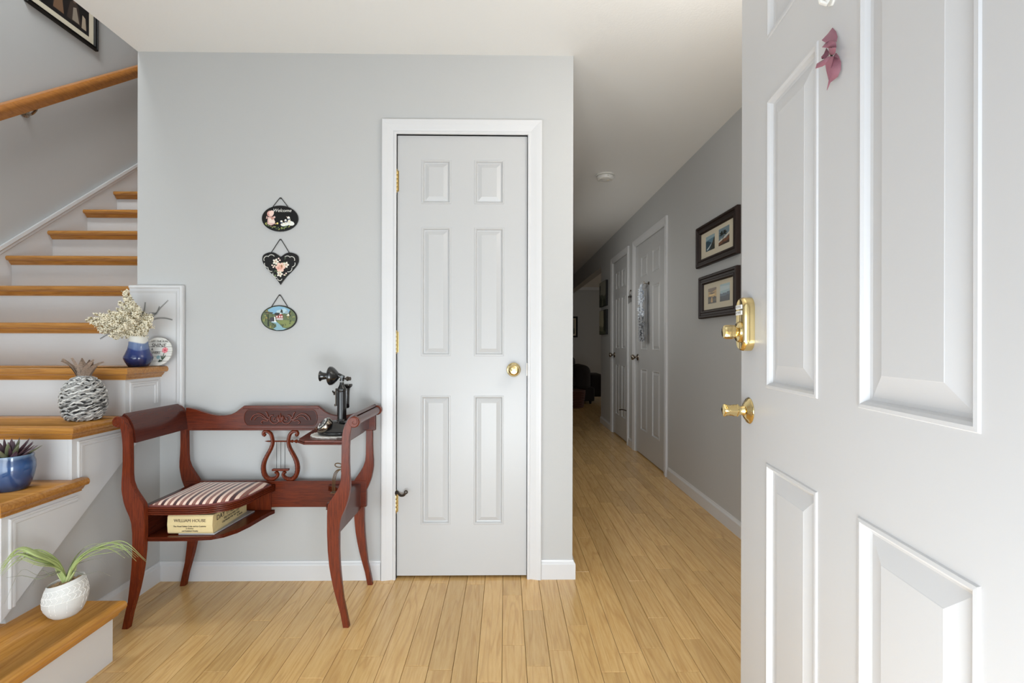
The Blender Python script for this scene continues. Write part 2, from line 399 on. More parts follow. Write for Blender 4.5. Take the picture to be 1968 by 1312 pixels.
def hinge(parent, x, z, m=M_brassd, h=0.095):
    g = MB()
    for k in range(5):
        a = z - h / 2 + k * h / 5
        g.lathe([(0.0055, a + 0.0006), (0.006, a + 0.002), (0.006, a + h / 5 - 0.002), (0.0055, a + h / 5 - 0.0006)], (x, -0.006, 0), 10)
    g.lathe([(0.003, z + h / 2), (0.005, z + h / 2 + 0.002), (0.004, z + h / 2 + 0.006), (0.001, z + h / 2 + 0.008)], (x, -0.006, 0), 10)
    g.lathe([(0.001, z - h / 2 - 0.008), (0.004, z - h / 2 - 0.006), (0.005, z - h / 2 - 0.002), (0.003, z - h / 2)], (x, -0.006, 0), 10)
    g.box(x - 0.004, x + 0.010, -0.003, 0.001, z - h / 2, z + h / 2)
    return g.build('hinge', m, parent, smooth=True)
def knob(parent, x, z, m, s=1.0):
    r = MB().lathe([(0.0, 0), (0.033 * s, 0), (0.033 * s, -0.004), (0.030 * s, -0.008), (0.020 * s, -0.011), (0.013 * s, -0.012)], (x, 0, z), 32, 'y').build('rosette', m, parent, smooth=True)
    k = MB().lathe([(0.011 * s, -0.010), (0.010 * s, -0.028), (0.017 * s, -0.036), (0.025 * s, -0.044), (0.0275 * s, -0.052), (0.026 * s, -0.060), (0.020 * s, -0.066), (0.0165 * s, -0.0675), (0.0155 * s, -0.066), (0.008 * s, -0.067), (0.0, -0.068)], (x, 0, z), 32, 'y').build('knob', m, parent, smooth=True)
zr = lambda a, b: (at_y(888, b, D).z, at_y(888, a, D).z)
rows6 = [zr(306, 391), zr(436, 684), zr(760.5, 1009)]
wl = LX[1] - LX[0]
cl = [(at_y(a, 800, D).x - LX[0], at_y(b, 800, D).x - LX[0]) for a, b in ((808.5, 865.5), (910.5, 968))]
d1 = leaf('door_1', wl, LZB, LZT, cl, rows6, M_door, 0.017, 'narrow white six-panel closet door with brass knob beside the bench', sc=1.0)
d1.location = (LX[0], D + 0.008, 0)
for zpx in (347, 657, 964): hinge(d1, -0.003, at_y(762, zpx, D).z)
knob(d1, at_y(987.5, 711, D - 0.03).x - LX[0], at_y(987.5, 711, D - 0.03).z, M_brass)
# latch plate and hinge-pin door stop
MB().box(wl - 0.0005, wl + 0.003, -0.001, 0.02, 0.94, 1.0).build('latch_plate', M_nickel, d1)
hz = at_y(764, 946, D).z
st = MB().tube(cat_rom([(-0.004, -0.012, hz), (0.008, -0.018, hz + 0.001), (0.022, -0.026, hz - 0.008), (0.036, -0.03, hz - 0.007), (0.045, -0.03, hz + 0.002)], 4), [0.007] * 5 + [0.0055] * 12, 8)
ring = [(0.048 + 0.006 * math.cos(t), -0.03, hz + 0.008 + 0.006 * math.sin(t)) for t in [k * math.pi / 5 for k in range(-3, 7)]]
st.tube(ring, 0.0035, 6); st.lathe([(0.001, -0.01), (0.008, -0.009), (0.008, 0.009), (0.001, 0.01)], (-0.004, -0.010, hz), 12)
st.build('door_stop', M_iron, d1, smooth=True, label='dark bronze hinge-pin door stop')

def hall_door(name, d, label, knobw):
    w = d['far'] - d['near']; k = w / wl
    c = [(x0 * k, x1 * k) for x0, x1 in cl]
    o = leaf(name, w, LZB, d['top'], c, rows6, M_door, 0.020, label)
    o.location = (XR + 0.007, d['far'], 0); o.rotation_euler = (0, 0, R(-90))
    for z in (0.24, 1.05, 1.85): hinge(o, w + 0.003, z, M_nickel)
    knob(o, knobw, 0.955, M_nickel)
    return o
d2 = hall_door('door_2', A, 'white six-panel hall door with a flower garland hanging from a hook', 0.062)
d3 = hall_door('door_3', B, 'white six-panel hall door, the farther and narrower one', 0.062)
st2 = MB().tube(cat_rom([(B['far'] - B['near'] - 0.0, -0.01, 0.36), (B['far'] - B['near'] - 0.04, -0.05, 0.37), (B['far'] - B['near'] - 0.09, -0.075, 0.36)], 4), 0.006, 8)
st2.build('door_stop', M_iron, d3, smooth=True)

# ---- entry door, swung open
cy, sy = math.cos(R(YAW)), math.sin(R(YAW))
def camxy(Xc, Yc): return (Xc * cy + Yc * sy, -Xc * sy + Yc * cy)
PHI = math.atan(96 / F)
EXc, EYc = 0.6207, 1.309
ex, ey = camxy(EXc, EYc)
ang = R(YAW) + PHI                                # door direction, clockwise from +Y
W4 = 0.914
e_cols = [(0.163, 0.3935), (0.5205, 0.753)]
def ez(px, py):      # height on the door face
    s = 1.316 - 454.0 / (px - 1080.0)
    return CH + (656 + SHY - py) / (F / ((1.316 - s) * math.cos(PHI)))
e_rows = [(0.235, ez(1475, 888)), (ez(1475, 744.5), ez(1475, 191)), (ez(1475, 76), ez(1475, 76) + 0.20)]
d4 = leaf('door_4', W4, 0.012, 2.06, [(a, b) for a, b in e_cols], e_rows, M_edoor, 0.034, 'large white six-panel entry door standing open with brass locks', th=0.045, sc=1.25)
d4.location = (ex, ey, 0); d4.rotation_euler = (0, 0, -math.pi / 2 - ang)
# ================================================================ STAIRCASE
stairs = root('staircase', (-2.1, 1.5, 0), 'open-sided staircase with white risers and honey oak treads', 'staircase', None, 'structure')
def nose(z): return [(-0.0, z), (0.026, z), (0.032, z - 0.003), (0.0355, z - 0.010), (0.0355, z - 0.017), (0.032, z - 0.024), (0.026, z - 0.027), (0.018, z - 0.0275),
                     (0.018, z - 0.031), (0.014, z - 0.035), (0.011, z - 0.041), (0.006, z - 0.044), (0.006, z - 0.049), (-0.0, z - 0.049)]
def tread(n, path, top):
    z = n * RISE; mb = MB().mold(path, False, nose(z), XY)
    mb.prism(top, XY, z - 0.027, z)
    return mb.build('tread', M_oakx, stairs, smooth=True, angle=30)
RY = lambda n: 1.5355 + RUN * (n - 3)          # riser face of step n
SL = -2.784                                   # face of the wall string
for n in range(3, 15):
    y, z = RY(n), n * RISE
    xr = XPAN if n <= 5 else XW
    if n <= 5:
        e = min(y + RUN + 0.035, D)
        top = [(SL, y), (xr, y), (xr, min(y + RUN + 0.01, D)), (SL, y + RUN + 0.01)] if n < 5 else [(SL, y), (xr, y), (xr, D), (XW - .001, D), (XW - .001, y + RUN + .01), (SL, y + RUN + .01)]
        tread(n, [(SL, y), (xr, y), (xr, e)], top)
    else:
        tread(n, [(SL, y), (xr - 0.002, y)], [(SL, y), (xr - 0.002, y), (xr - 0.002, y + RUN + 0.01), (SL, y + RUN + 0.01)])
    MB().box(SL, xr - (0.0145 if n <= 5 else 0.001), y + .0002, y + 0.02, z - RISE + .0002, z - 0.0275).build('riser', M_trim, stairs)
# bottom step, set out to the side, and the second step beyond it
S1X, S1Y = -1.343, 1.677
tz = RISE
mb = MB().mold([(S1X, 0.86), (S1X, S1Y + 0.018)], False, [(o, h) for o, h in nose(tz)], XY)
mb.prism([(XUND - 0.02, 0.86), (S1X, 0.86), (S1X, S1Y + 0.018), (XUND - 0.02, S1Y + 0.018)], XY, tz - 0.027, tz)
mb.build('tread', M_oaky2, stairs, smooth=True, angle=30)
MB().box(S1X - 0.02, S1X, 0.88, S1Y, 0.0003, tz - 0.0275).box(XUND, S1X - .0201, S1Y - 0.02, S1Y, 0.0003, tz - 0.0275).build('riser', M_trim, stairs)
MB().box(SL, -1.60, 0.86, 1.535, 2 * RISE - 0.027, 2 * RISE).build('tread', M_oakx, stairs)
MB().box(-1.62, -1.60, 0.86, 1.53, RISE + .0002, 2 * RISE - 0.0275).build('riser', M_trim, stairs)
# side panel (plane x = XPAN)
poly = [(RY(3), 0.214), (RY(3), 3 * RISE - 0.03), (RY(4), 3 * RISE - 0.03), (RY(4), 4 * RISE - 0.03), (RY(5), 4 * RISE - 0.03), (RY(5), 5 * RISE - 0.03), (D - .0005, 5 * RISE - 0.03), (D - .0005, 0.786)]
sp = MB().prism(poly, YZ, XPAN - 0.014, XPAN).build('side_panel', M_trim, stairs)
PM = [(0, 0), (0.0, 0.004), (0.003, 0.006), (0.007, 0.006), (0.010, 0.003), (0.013, 0.005), (0.019, 0.005), (0.022, 0.002), (0.022, 0)]
for n in (3, 4, 5):
    y, z = RY(n) + 0.022, n * RISE - 0.062
    zb = (n - 1) * RISE + (0.001 if n > 3 else -.150)
    ye = min(y + RUN * (1.0 if n < 5 else 0.78), D - 0.03)
    path = [(y, zb), (y, z), (ye, z)] if n < 5 else [(y, zb), (y, z), (ye, z), (ye, 0.82)]
    MB().mold(path, False, PM, lambda a, b, h: (XPAN + h - 0.0005, a, b)).build('panel_molding', M_trim, sp)
# end panel against the closet wall
PX1 = at_y(356.5, 600, D).x; PZ = at_y(356, 549, D).z
wp = MB().box(-1.715, PX1 - 0.004, D - 0.012, D - 0.0005, 0.79, PZ - 0.006).box(-1.715, XW, D - 0.0004, D + 0.03, 0.99, PZ - 0.006).build('end_panel', M_trim, stairs)
CP = [(0, 0.0), (0, 0.012), (0.003, 0.018), (0.010, 0.019), (0.016, 0.013), (0.026, 0.013), (0.034, 0.008), (0.040, 0.005), (0.040, 0)]
MB().mold([(-1.712, PZ), (PX1, PZ), (PX1, 0.79)], False, CP, lambda a, b, h: (a, D - 0.005 - h, b)).build('panel_molding', M_trim, wp)
# wall string
s0, s1 = at_x(0, 475, SL), at_x(265, 315, SL)
sl = (s1.z - s0.z) / (s1.y - s0.y); tl = lambda y: s0.z + sl * (y - s0.y)
ws = MB().prism([(1.2, tl(1.2) - 0.75), (4.2, tl(4.2) - 0.75), (4.2, tl(4.2)), (1.2, tl(1.2))], YZ, XL, SL).build('wall_string', M_trim, stairs)
MB().mold([(1.2, tl(1.2)), (4.2, tl(4.2))], False, [(0.0, 0), (0, 0.004), (-0.006, 0.010), (0.010, 0.012), (0.018, 0.006), (0.028, 0.007), (0.034, 0.001), (0.034, 0)], lambda a, b, h: (SL + h - 0.001, a, b)).build('string_molding', M_trim, ws)

# ---- handrail
hr = root('handrail', (XL, 2.6, 2.3), 'honey oak handrail on brass brackets rising along the stairwell wall', 'handrail')
h0, h1 = at_x(0, 214, XL + 0.065), at_x(265, 136, XL + 0.065)
dv = (h1 - h0).normalized()
pr = [(-0.020, -0.036), (0.020, -0.036), (0.022, -0.022), (0.026, -0.010), (0.029, 0.004), (0.028, 0.018), (0.020, 0.030), (0.0, 0.036), (-0.020, 0.030), (-0.028, 0.018), (-0.029, 0.004), (-0.026, -0.010), (-0.022, -0.022)]
upv = Vector((0, -dv.z, dv.y)).normalized()
rings = [[(p + Vector((a, 0, 0)) + upv * b) for a, b in pr] for p in (h0 - dv * 0.9, h0 + dv * 3.0)]
MB().loops(rings, True, True, True).build('rail', M_oaky, hr, smooth=True)
bc = at_x(57, 214, XL + 0.03)
for t in (0.0, 1.22):
    c = bc + dv * t
    g = MB().lathe([(0.0, 0), (0.028, 0.001), (0.030, 0.004), (0.022, 0.009), (0.010, 0.012)], (XL, c.y, c.z - 0.006), 20, 'x')
    g.tube(cat_rom([(XL + 0.008, c.y, c.z - 0.006), (XL + 0.035, c.y, c.z - 0.018), (XL + 0.058, c.y + .004, c.z + 0.004), (XL + 0.064, c.y + .008, c.z + 0.026)], 4), 0.007, 8)
    q = Vector((XL + 0.065, c.y + 0.01, 0)); q.z = h0.z + (q.y - h0.y) * dv.z / dv.y - 0.045
    g.tube([q - dv * 0.045, q + dv * 0.045], 0.009, 8, flat=0.5)
    g.build('bracket', M_nickel, hr, smooth=True)

# ================================================================ FRAMED PICTURES
def frame_prof(wd, th): return [(0, 0), (0, th * 0.75), (wd * 0.12, th), (wd * 0.3, th), (wd * 0.38, th * 0.7), (wd * 0.62, th * 0.7), (wd * 0.7, th * 0.85), (wd * 0.85, th * 0.8), (wd, th * 0.35), (wd, 0)]
CM = {}
def cmat(c, rough=0.55):
    k = (c, rough)
    if k not in CM: CM[k] = mat('print_colour_%02x%02x%02x' % c, c, rough)
    return CM[k]
def print_mesh(name, polys, fn, parent, rough=0.5, step=0.00025, label=None):
    """flat painted print: layered polygons (colour, [(a,b)...])"""
    mats = []; mb = MB(); step = min(step, 0.0022 / len(polys))
    for k, (c, pts) in enumerate(polys):
        m = cmat(c, rough)
        if m not in mats: mats.append(m)
        mb.add([fn(a, b, step * (k + 1)) for a, b in pts], [tuple(range(len(pts)))], mats.index(m))
    return mb.build(name, mats, parent, label=label)
def ell(cx, cz, rx, rz, n=14, a0=0): return [(cx + rx * math.cos(a0 + 2 * math.pi * i / n), cz + rz * math.sin(a0 + 2 * math.pi * i / n)) for i in range(n)]
def picture(label, group, fn, a0, a1, b0, b1, fw, th, fm, prints, name='framed_photo', mw=0.05, cat='picture', glass=True):
    c = fn((a0 + a1) / 2, b0, 0)
    r = root(name, c, label, cat, group)
    MB().mold([(a0, b0), (a0, b1), (a1, b1), (a1, b0)], True, frame_prof(fw, th), fn).build('frame', fm, r, smooth=True, angle=25)
    MB().prism([(a0 + fw * .9, b0 + fw * .9), (a1 - fw * .9, b0 + fw * .9), (a1 - fw * .9, b1 - fw * .9), (a0 + fw * .9, b1 - fw * .9)], fn, th * 0.1, th * 0.3).build('mat_board', M_mat, r)
    for pa0, pa1, pb0, pb1, polys in prints:
        W_, H_ = pa1 - pa0, pb1 - pb0
        sc = [(col, [(pa0 + u * W_, pb0 + v * H_) for u, v in pts]) for col, pts in polys]
        print_mesh('photograph', sc, lambda a, b, h: fn(a, b, th * 0.3 + h), r, rough=0.35)
    return r
full = [(0, 0), (1, 0), (1, 1), (0, 1)]
rp = random.Random(5)
def noise_poly(y0, y1, amp, n=9, base=0.0):
    pts = [(i / n, y0 + (y1 - y0) * i / n + rp.uniform(-amp, amp)) for i in range(n + 1)]
    return [(0, base)] + pts + [(1, base)]
coast = [((96, 132, 150), full), ((150, 176, 184), [(0, .72), (1, .8), (1, 1), (0, 1)]), ((40, 74, 88), [(0, 0), (1, 0), (1, .3), (0.3, .66), (0, .68)]), ((205, 214, 214), [(.1, .12), (.45, .3), (.62, .42), (.8, .62), (.6, .34), (.42, .18), (.2, .06)]),
         ((34, 40, 30), [(.45, 0), (.6, .2), (.72, .42), (.86, .66), (1, .8), (1, 0)]), ((72, 66, 52), [(.75, .3), (.86, .55), (1, .7), (1, .35)])]
palm = [((120, 140, 150), full), ((214, 206, 190), [(0, .3), (.5, .42), (1, .62), (1, .5), (.5, .32), (0, .2)]), ((122, 78, 48), noise_poly(.18, .42, .03)), ((60, 40, 26), noise_poly(.06, .2, .04)),
        ((26, 30, 22), [(.38, .12), (.43, .12), (.47, .62), (.43, .64)])] + [((24, 32, 22), [(.45, .62), (.45 + .38 * math.cos(t) * .5 - .03 * math.sin(t), .66 + .2 * math.sin(t) + .02), (.45 + .4 * math.cos(t), .6 + .24 * math.sin(t)), (.45 + .2 * math.cos(t), .58 + .12 * math.sin(t))]) for t in [R(a) for a in (-15, 20, 50, 85, 120, 150, 185, 215)]]
sunset = [((196, 160, 100), full), ((120, 100, 78), [(0, .8), (.4, .7), (1, .86), (1, 1), (0, 1)]), ((88, 72, 56), [(0, .66), (.5, .6), (1, .72), (.6, .7)]), ((232, 200, 130), [(.1, .5), (.9, .52), (.7, .58), (.2, .57)]), ((52, 48, 38), noise_poly(.46, .42, .04)), ((86, 74, 54), [(0, .1), (1, .14), (1, .28), (0, .3)]), ((190, 152, 96), [(.35, .06), (.6, .06), (.55, .4), (.42, .4)])]
mount = [((150, 176, 182), full), ((176, 192, 194), [(0, .6), (1, .66), (1, .85), (0, .9)]), ((70, 88, 104), noise_poly(.42, .5, .05)), ((34, 44, 56), noise_poly(.3, .38, .05)), ((22, 28, 34), noise_poly(.14, .2, .03))]
hw = lambda a, b, h: (XR - h, -a, b)        # hall wall plane, a grows toward the camera
def hp(px, py): v = at_x(px, py, XR); return (-v.y, v.z)
tb = hp(1344, 440), hp(1344, 517); tr = hp(1422, 389)
a0, b0, a1, b1 = tb[0][0], tb[1][1], tr[0] + 0.012, tb[0][1]
def two(a0, a1, b0, b1, fw, p, q, tl_=0.04):
    W_ = a1 - a0 - 2 * fw; H_ = b1 - b0 - 2 * fw; x = a0 + fw; z = b0 + fw
    return [(x + .16 * W_, x + .44 * W_, z + .22 * H_, z + .80 * H_, p), (x + .56 * W_, x + .86 * W_, z + .22 * H_, z + .84 * H_, q)]
picture('dark framed pair of beach photographs, the upper frame on the hall wall', 'photograph frames on the hall wall', hw, a0, a1, b0, b1, 0.055, 0.028, M_brownf, two(a0, a1, b0, b1, 0.055, coast, palm))
tb = hp(1349, 534), hp(1349, 613)
a0, b0, b1 = tb[0][0], tb[1][1], tb[0][1]
picture('dark brown framed pair of sunset and mountain photographs, just below the beach pair', 'photograph frames on the hall wall', hw, a0, a1, b0, b1, 0.055, 0.028, M_brownf, two(a0, a1, b0, b1, 0.055, sunset, mount))
# picture above the handrail
sw = lambda a, b, h: (XL + h, a, b)
q0, q1 = at_x(46, 4, XL), at_x(184, 97, XL)
a0, a1, b0 = q0.y, q1.y, (q0.z + q1.z) / 2
a1 = a0 + 0.50 if a1 - a0 > 0.6 else a1
dark = [((30, 26, 26), full), ((64, 52, 46), [(.55, .1), (.62, .5), (.7, .62), (.78, .5), (.84, .1)]), ((150, 138, 124), [(.66, .12), (.68, .42), (.74, .46), (.8, .12)]), ((120, 92, 70), [(.3, .1), (.34, .5), (.4, .58), (.46, .5), (.5, .1)]), ((104, 84, 70), ell(.7, .6, .035, .07)), ((96, 78, 66), ell(.4, .66, .035, .07)), ((176, 160, 140), [(.84, .08), (.86, .4), (.92, .36), (.94, .08)])]
picture('black framed dark portrait print hanging high above the handrail', None, sw, a0, a1, b0, b0 + 0.40, 0.026, 0.022, M_blackf, [(a0 + .062, a1 - .062, b0 + .062, b0 + .338, dark)])
# two canvases at the end of the hall
def canvas(label, px0, px1, py0, py1, polys):
    p, q = hp(px0, py0), hp(px1, py1); p2 = hp(px0, py1)
    a0, a1, b1, b0 = p[0], q[0], p[1], p2[1]
    r = root('canvas_print', hw((a0 + a1) / 2, b0, 0), label, 'picture', 'canvases at the end of the hall')
    MB().prism([(a0, b0), (a1, b0), (a1, b1), (a0, b1)], hw, 0, 0.03).build('canvas', M_blackf, r, bevel=0.002)
    W_, H_ = a1 - a0, b1 - b0
    print_mesh('painting', [(c, [(a0 + .004 + u * (W_ - .008), b0 + .004 + v * (H_ - .008)) for u, v in pts]) for c, pts in polys], lambda a, b, h: hw(a, b, 0.0302 + h), r)
land = [((150, 148, 136), full), ((88, 96, 80), noise_poly(.5, .42, .05)), ((50, 56, 46), noise_poly(.3, .26, .06)), ((118, 118, 102), [(.4, 0), (.62, 0), (.56, .34), (.5, .34)]), ((44, 48, 40), [(.1, .2), (.14, .2), (.2, .9), (.06, .86)])]
field = [((176, 172, 146), full), ((126, 124, 98), noise_poly(.34, .3, .05)), ((44, 46, 38), [(.62, 0), (1, 0), (1, 1), (.66, 1), (.7, .5)]), ((86, 90, 70), noise_poly(.16, .12, .04))]
canvas('grey green landscape canvas, the higher of the two at the hall end', 1156, 1168.5, 545, 591, land)
canvas('pale field landscape canvas, the lower of the two at the hall end', 1156, 1168.5, 598, 643, field)
# far picture in the living room
fw_ = lambda a, b, h: (a, 11.5 - h, b)
v0, v1 = at_y(1093, 608, 11.5), at_y(1110, 648, 11.5)
picture('small dark framed picture on the far living room wall', None, fw_, v0.x, v1.x, v1.z, v0.z, 0.04, 0.02, M_blackf, [(v0.x + .07, v1.x - .07, v1.z + .08, v0.z - .08, land)])

# ================================================================ SOFA AND BASKET in the living room
M_sofa = mat('dark_sofa_fabric', (40, 34, 32), 0.85, bump=0.3, bscale=300)
M_wick = mat('red_brown_wicker', (84, 44, 32), 0.7, bump=0.5, bscale=120)
sf = root('sofa', (1.0, 9.0, 0), 'overstuffed dark brown sofa in the dim living room', 'sofa')
MB().box(0.55, 1.62, 8.72, 9.5, 0.05, 0.30).build('base', M_sofa, sf, bevel=0.03, seg=3)
MB().box(0.35, 1.30, 8.74, 9.3, 0.30, 0.50).build('seat_cushion', M_sofa, sf, bevel=0.07, seg=4)
MB().box(0.30, 1.36, 9.25, 9.62, 0.30, 0.86).build('backrest', M_sofa, sf, bevel=0.12, seg=4)
MB().box(1.27, 1.56, 8.70, 9.55, 0.20, 0.70).build('armrest', M_sofa, sf, bevel=0.13, seg=5)
MB().box(1.56, 1.86, 8.95, 9.6, 0.10, 0.52).build('armrest', M_sofa, sf, bevel=0.08, seg=5)
for x, y in ((0.6, 8.78), (1.55, 8.78), (0.6, 9.44), (1.55, 9.44)): MB().lathe([(0.02, 0), (0.028, 0.05)], (x, y, 0), 12).build('leg', M_blackf, sf)
bk = root('storage_basket', (1.2, 8.3, 0), 'reddish brown woven basket in front of the dark sofa', 'basket')
bm_ = MB()
for k in range(9): bm_.lathe([(0.17 + .004 * k, 0.03 * k), (0.182 + .004 * k, 0.03 * k + .015), (0.17 + .004 * k, 0.03 * k + .03)], (1.17, 8.3, 0), 24)
bm_.build('body', M_wick, bk, smooth=True)
MB().lathe([(0.205, 0.27), (0.215, 0.28), (0.205, 0.295), (0.0, 0.31)], (1.17, 8.3, 0), 24).build('lid', M_wick, bk, smooth=True)

# ================================================================ SMOKE DETECTOR
c = at_z(1163, 336, CZ); 
sd = root('smoke_detector', (c.x, c.y, CZ), 'round white smoke detector on the hallway ceiling', 'smoke detector')
MB().lathe([(0.0, 0), (0.072, 0), (0.074, -0.004), (0.070, -0.009), (0.060, -0.011)], (c.x, c.y, CZ), 36).build('mounting_plate', M_white, sd, smooth=True)
MB().lathe([(0.062, -0.013), (0.066, -0.016), (0.066, -0.030), (0.062, -0.038), (0.050, -0.043), (0.044, -0.041), (0.030, -0.044), (0.0, -0.045)], (c.x, c.y, CZ), 36).lathe([(0.058, -0.009), (0.058, -0.015)], (c.x, c.y, CZ), 36).build('cover', M_white, sd, smooth=True)
MB().lathe([(0.0, -0.045), (0.008, -0.045), (0.007, -0.048), (0.0, -0.048)], (c.x + .02, c.y - .01, CZ), 14).build('test_button', M_mat, sd, smooth=True)
MB().lathe([(0.0, 0), (0.003, 0), (0.003, -0.002), (0, -.002)], (c.x + 0.01, c.y - 0.064, CZ - .024), 10, 'y').build('indicator_light', M_iron, sd)
# ================================================================ TELEPHONE BENCH
BF, BR = 1.862, 2.190            # front faces of front and rear legs
TH = 0.023
BCX = -1.0275
bench = root('telephone_bench', (BCX, 2.03, 0), 'dark mahogany telephone bench with lyre back, scrolled arms and striped seat', 'bench')
prof_px = [(803, 222, 233), (808, 226.5, 238), (814, 229, 241), (824, 231.5, 245.5), (833, 233.2, 248), (845, 234.6, 249), (860, 235.5, 249.3), (890, 235.5, 249.6), (912, 234.5, 249.8), (926, 233.4, 251), (940, 233.3, 256), (950, 234.6, 262),
           (963, 237, 271), (970, 239, 275.5), (981, 243, 276.6), (993, 248.5, 277), (1005, 252, 277), (1025, 254, 277), (1060, 254, 275.5), (1090, 252.6, 272.4), (1111, 250.6, 268.8), (1135, 248, 263.5), (1156, 245.4, 257.8), (1180, 240, 250.8), (1200, 234, 245)]
def leg_mesh():
    rings = []
    for py, xo, xi in prof_px:
        o = at_y(xo, py, BF); i = at_y(xi, py, BF); z = o.z
        if py == 1200: z = 0.0
        r = [(o.x, BF, z), (i.x - 0.001, BF, z), (i.x, BF + 0.0015, z)]
        for k in range(4):
            y = BF + 0.002 + k * (TH - 0.004) / 4; d = (TH - 0.004) / 4
            r += [(i.x, y + d * 0.12, z), (i.x + 0.0011, y + d * 0.5, z), (i.x, y + d * 0.88, z)]
        r += [(i.x, BF + TH - 0.0015, z), (i.x - 0.001, BF + TH, z), (o.x, BF + TH, z), (o.x - 0.0012, BF + TH * .7, z), (o.x - 0.0012, BF + TH * .3, z)]
        rings.append(r)
    return rings
LR = leg_mesh()
SC = at_y(225.5, 811, BF); SR = 0.0215
def make_leg(mirror, dy, name='front_leg'):
    fx = (lambda x: 2 * BCX - x) if mirror else (lambda x: x)
    g = MB().loops([[(fx(x), y + dy, z) for x, y, z in r] for r in LR], True, True, True)
    o = g.build('leg', M_mah, bench, smooth=True, angle=40)
    s = MB().lathe([(0.0, -0.001), (SR * .86, -0.001), (SR, 0.002), (SR, TH - 0.002), (SR * .9, TH + 0.001), (0, TH + 0.001)], (fx(SC.x), BF + dy, SC.z), 28, 'y')
    sp_ = [(fx(SC.x + (SR * (0.82 - 0.12 * t)) * math.cos(t + 1.2)), BF + dy - 0.0015, SC.z + (SR * (0.82 - 0.12 * t)) * math.sin(t + 1.2)) for t in [k * 0.35 for k in range(18)]]
    s.tube(sp_, 0.0018, 6)
    s.build('scroll', M_mah, o, smooth=True)
    return o
for mir in (False, True):
    for dy in (0.0, BR - BF): make_leg(mir, dy)
# side arms: curved boards between front and rear legs
arm_px_o = [(225, 800.5), (231, 803), (235, 809), (238.5, 818), (241, 830), (242.3, 842), (242.8, 853)]
arm_px_i = [(253, 853), (252, 842), (250.5, 829), (247, 818), (242, 808), (236, 800.5), (229, 796)]
for mir in (False, True):
    fx = (lambda x: 2 * BCX - x) if mir else (lambda x: x)
    pg = [(fx(xz(a, b, BF)[0]), xz(a, b, BF)[1] + 0.0) for a, b in arm_px_o + arm_px_i]
    g = MB().prism(pg, XZ, BF + TH, BR)
    g.lathe([(0.0, 0), (SR * .8, 0), (SR * .8, BR - BF - TH), (0, BR - BF - TH)], (fx(SC.x), BF + TH, SC.z), 24, 'y')
    g.build('arm_panel', M_mahy, bench, smooth=True, angle=45)
    # lower side rail
    xi = xz(272, 985, BF)[0]
    g = MB().box(fx(xi - 0.022) if not mir else fx(xi), fx(xi) if not mir else fx(xi - 0.022), BF + TH, BR, 0.345 if mir else 0.330, 0.458)
    g.build('side_rail', M_mahy, bench)
# crest rail
YB, YBF = BR + 0.018, BR - 0.002
top_px = [(357, 783), (366, 784.5), (377, 787), (390, 791.5), (404, 796), (418, 798.4), (432, 798.4), (444, 796), (454, 791), (462, 784.5), (468.5, 779.5)]
tp = [xz(a, b, YBF) for a, b in top_px]
c0 = xz(539.5, 779.5, YBF)[0]
XLg, XRg = xz(357, 800, YBF)[0], 2 * c0 - xz(357, 800, YBF)[0]
tp_r = [(2 * c0 - a, b) for a, b in tp][::-1]
zb_ = xz(539, 827, YBF)[1]
XR2 = 2 * BCX - xz(357, 800, YBF)[0] + 0.0
crest = MB().prism([(tp[0][0], zb_)] + tp + tp_r + [(tp_r[-1][0], zb_)], XZ, YBF, YB).build('crest_rail', M_mahx, bench, bevel=0.0022)
# bead under the top edge and above the bottom
MB().tube([(c0 - .168, YBF - .001, tp[-1][1] - .012), (c0 + .168, YBF - .001, tp[-1][1] - .012)], 0.0025, 6).tube([(tp[0][0] + .03, YBF - .001, zb_ + .007), (tp_r[-1][0] - .03, YBF - .001, zb_ + .007)], 0.0025, 6).build('bead', M_mahx, crest, smooth=True)
# carved panel, sunk look from a raised rim, with scrollwork
zc = xz(539, 802.5, YBF)[1]; hw_, hh_ = 0.163, 0.036
arcR = [(c0 + hw_ - 0.022 + 0.022 * math.cos(t), zc + hh_ * math.sin(t)) for t in [R(a) for a in range(-80, 81, 16)]]
rim = arcR + [(2 * c0 - a, b) for a, b in arcR[::-1]][0:]
rim = [(a, b) for a, b in arcR] + [(2 * c0 - a, b) for a, b in reversed(arcR)]
M_carve = wood('mahogany_carving', srgb(28, 10, 6), srgb(50, 18, 11), srgb(76, 28, 15), 'X', 0.38, 0.4, 3, 0, 0.0, 0.35, 0.25)
cg = MB().prism(rim, XZ, YBF - 0.0008, YBF + 0.002).build('carved_panel', M_carve, crest)
g = MB()
pts = [(a, YBF - 0.0012, b) for a, b in cat_rom([Vector((a, b, 0)) for a, b in rim], 2, True) for _ in (0,)] if False else [(a, YBF - 0.0012, b) for a, b in rim + [rim[0]]]
g.tube(pts, 0.0022, 6)
def scr(pl, r):
    for sgn in (1, -1):
        g.tube([(c0 + sgn * v.x, YBF - 0.0025, zc + v.y) for v in cat_rom([Vector((a, b, 0)) for a, b in pl], 5)], r, 6)
scr([(.012, .004), (.006, -.010), (.014, -.022), (.030, -.026), (.044, -.016), (.048, -.002), (.042, .010), (.032, .012)], 0.0032)
scr([(.016, -.006), (.022, -.012), (.030, -.010), (.030, -.002), (.024, .001)], 0.0026)
scr([(.050, -.008), (.062, -.004), (.074, .008), (.092, .018), (.112, .016), (.128, .002), (.132, -.010)], 0.0034)
scr([(.056, -.010), (.072, -.002), (.088, .008), (.106, .004), (.118, -.010)], 0.0030)
scr([(.052, -.012), (.066, -.014), (.078, -.012), (.086, -.020), (.080, -.026)], 0.0030)
scr([(.048, -.002), (.056, .008), (.060, .020), (.066, .026)], 0.0034)
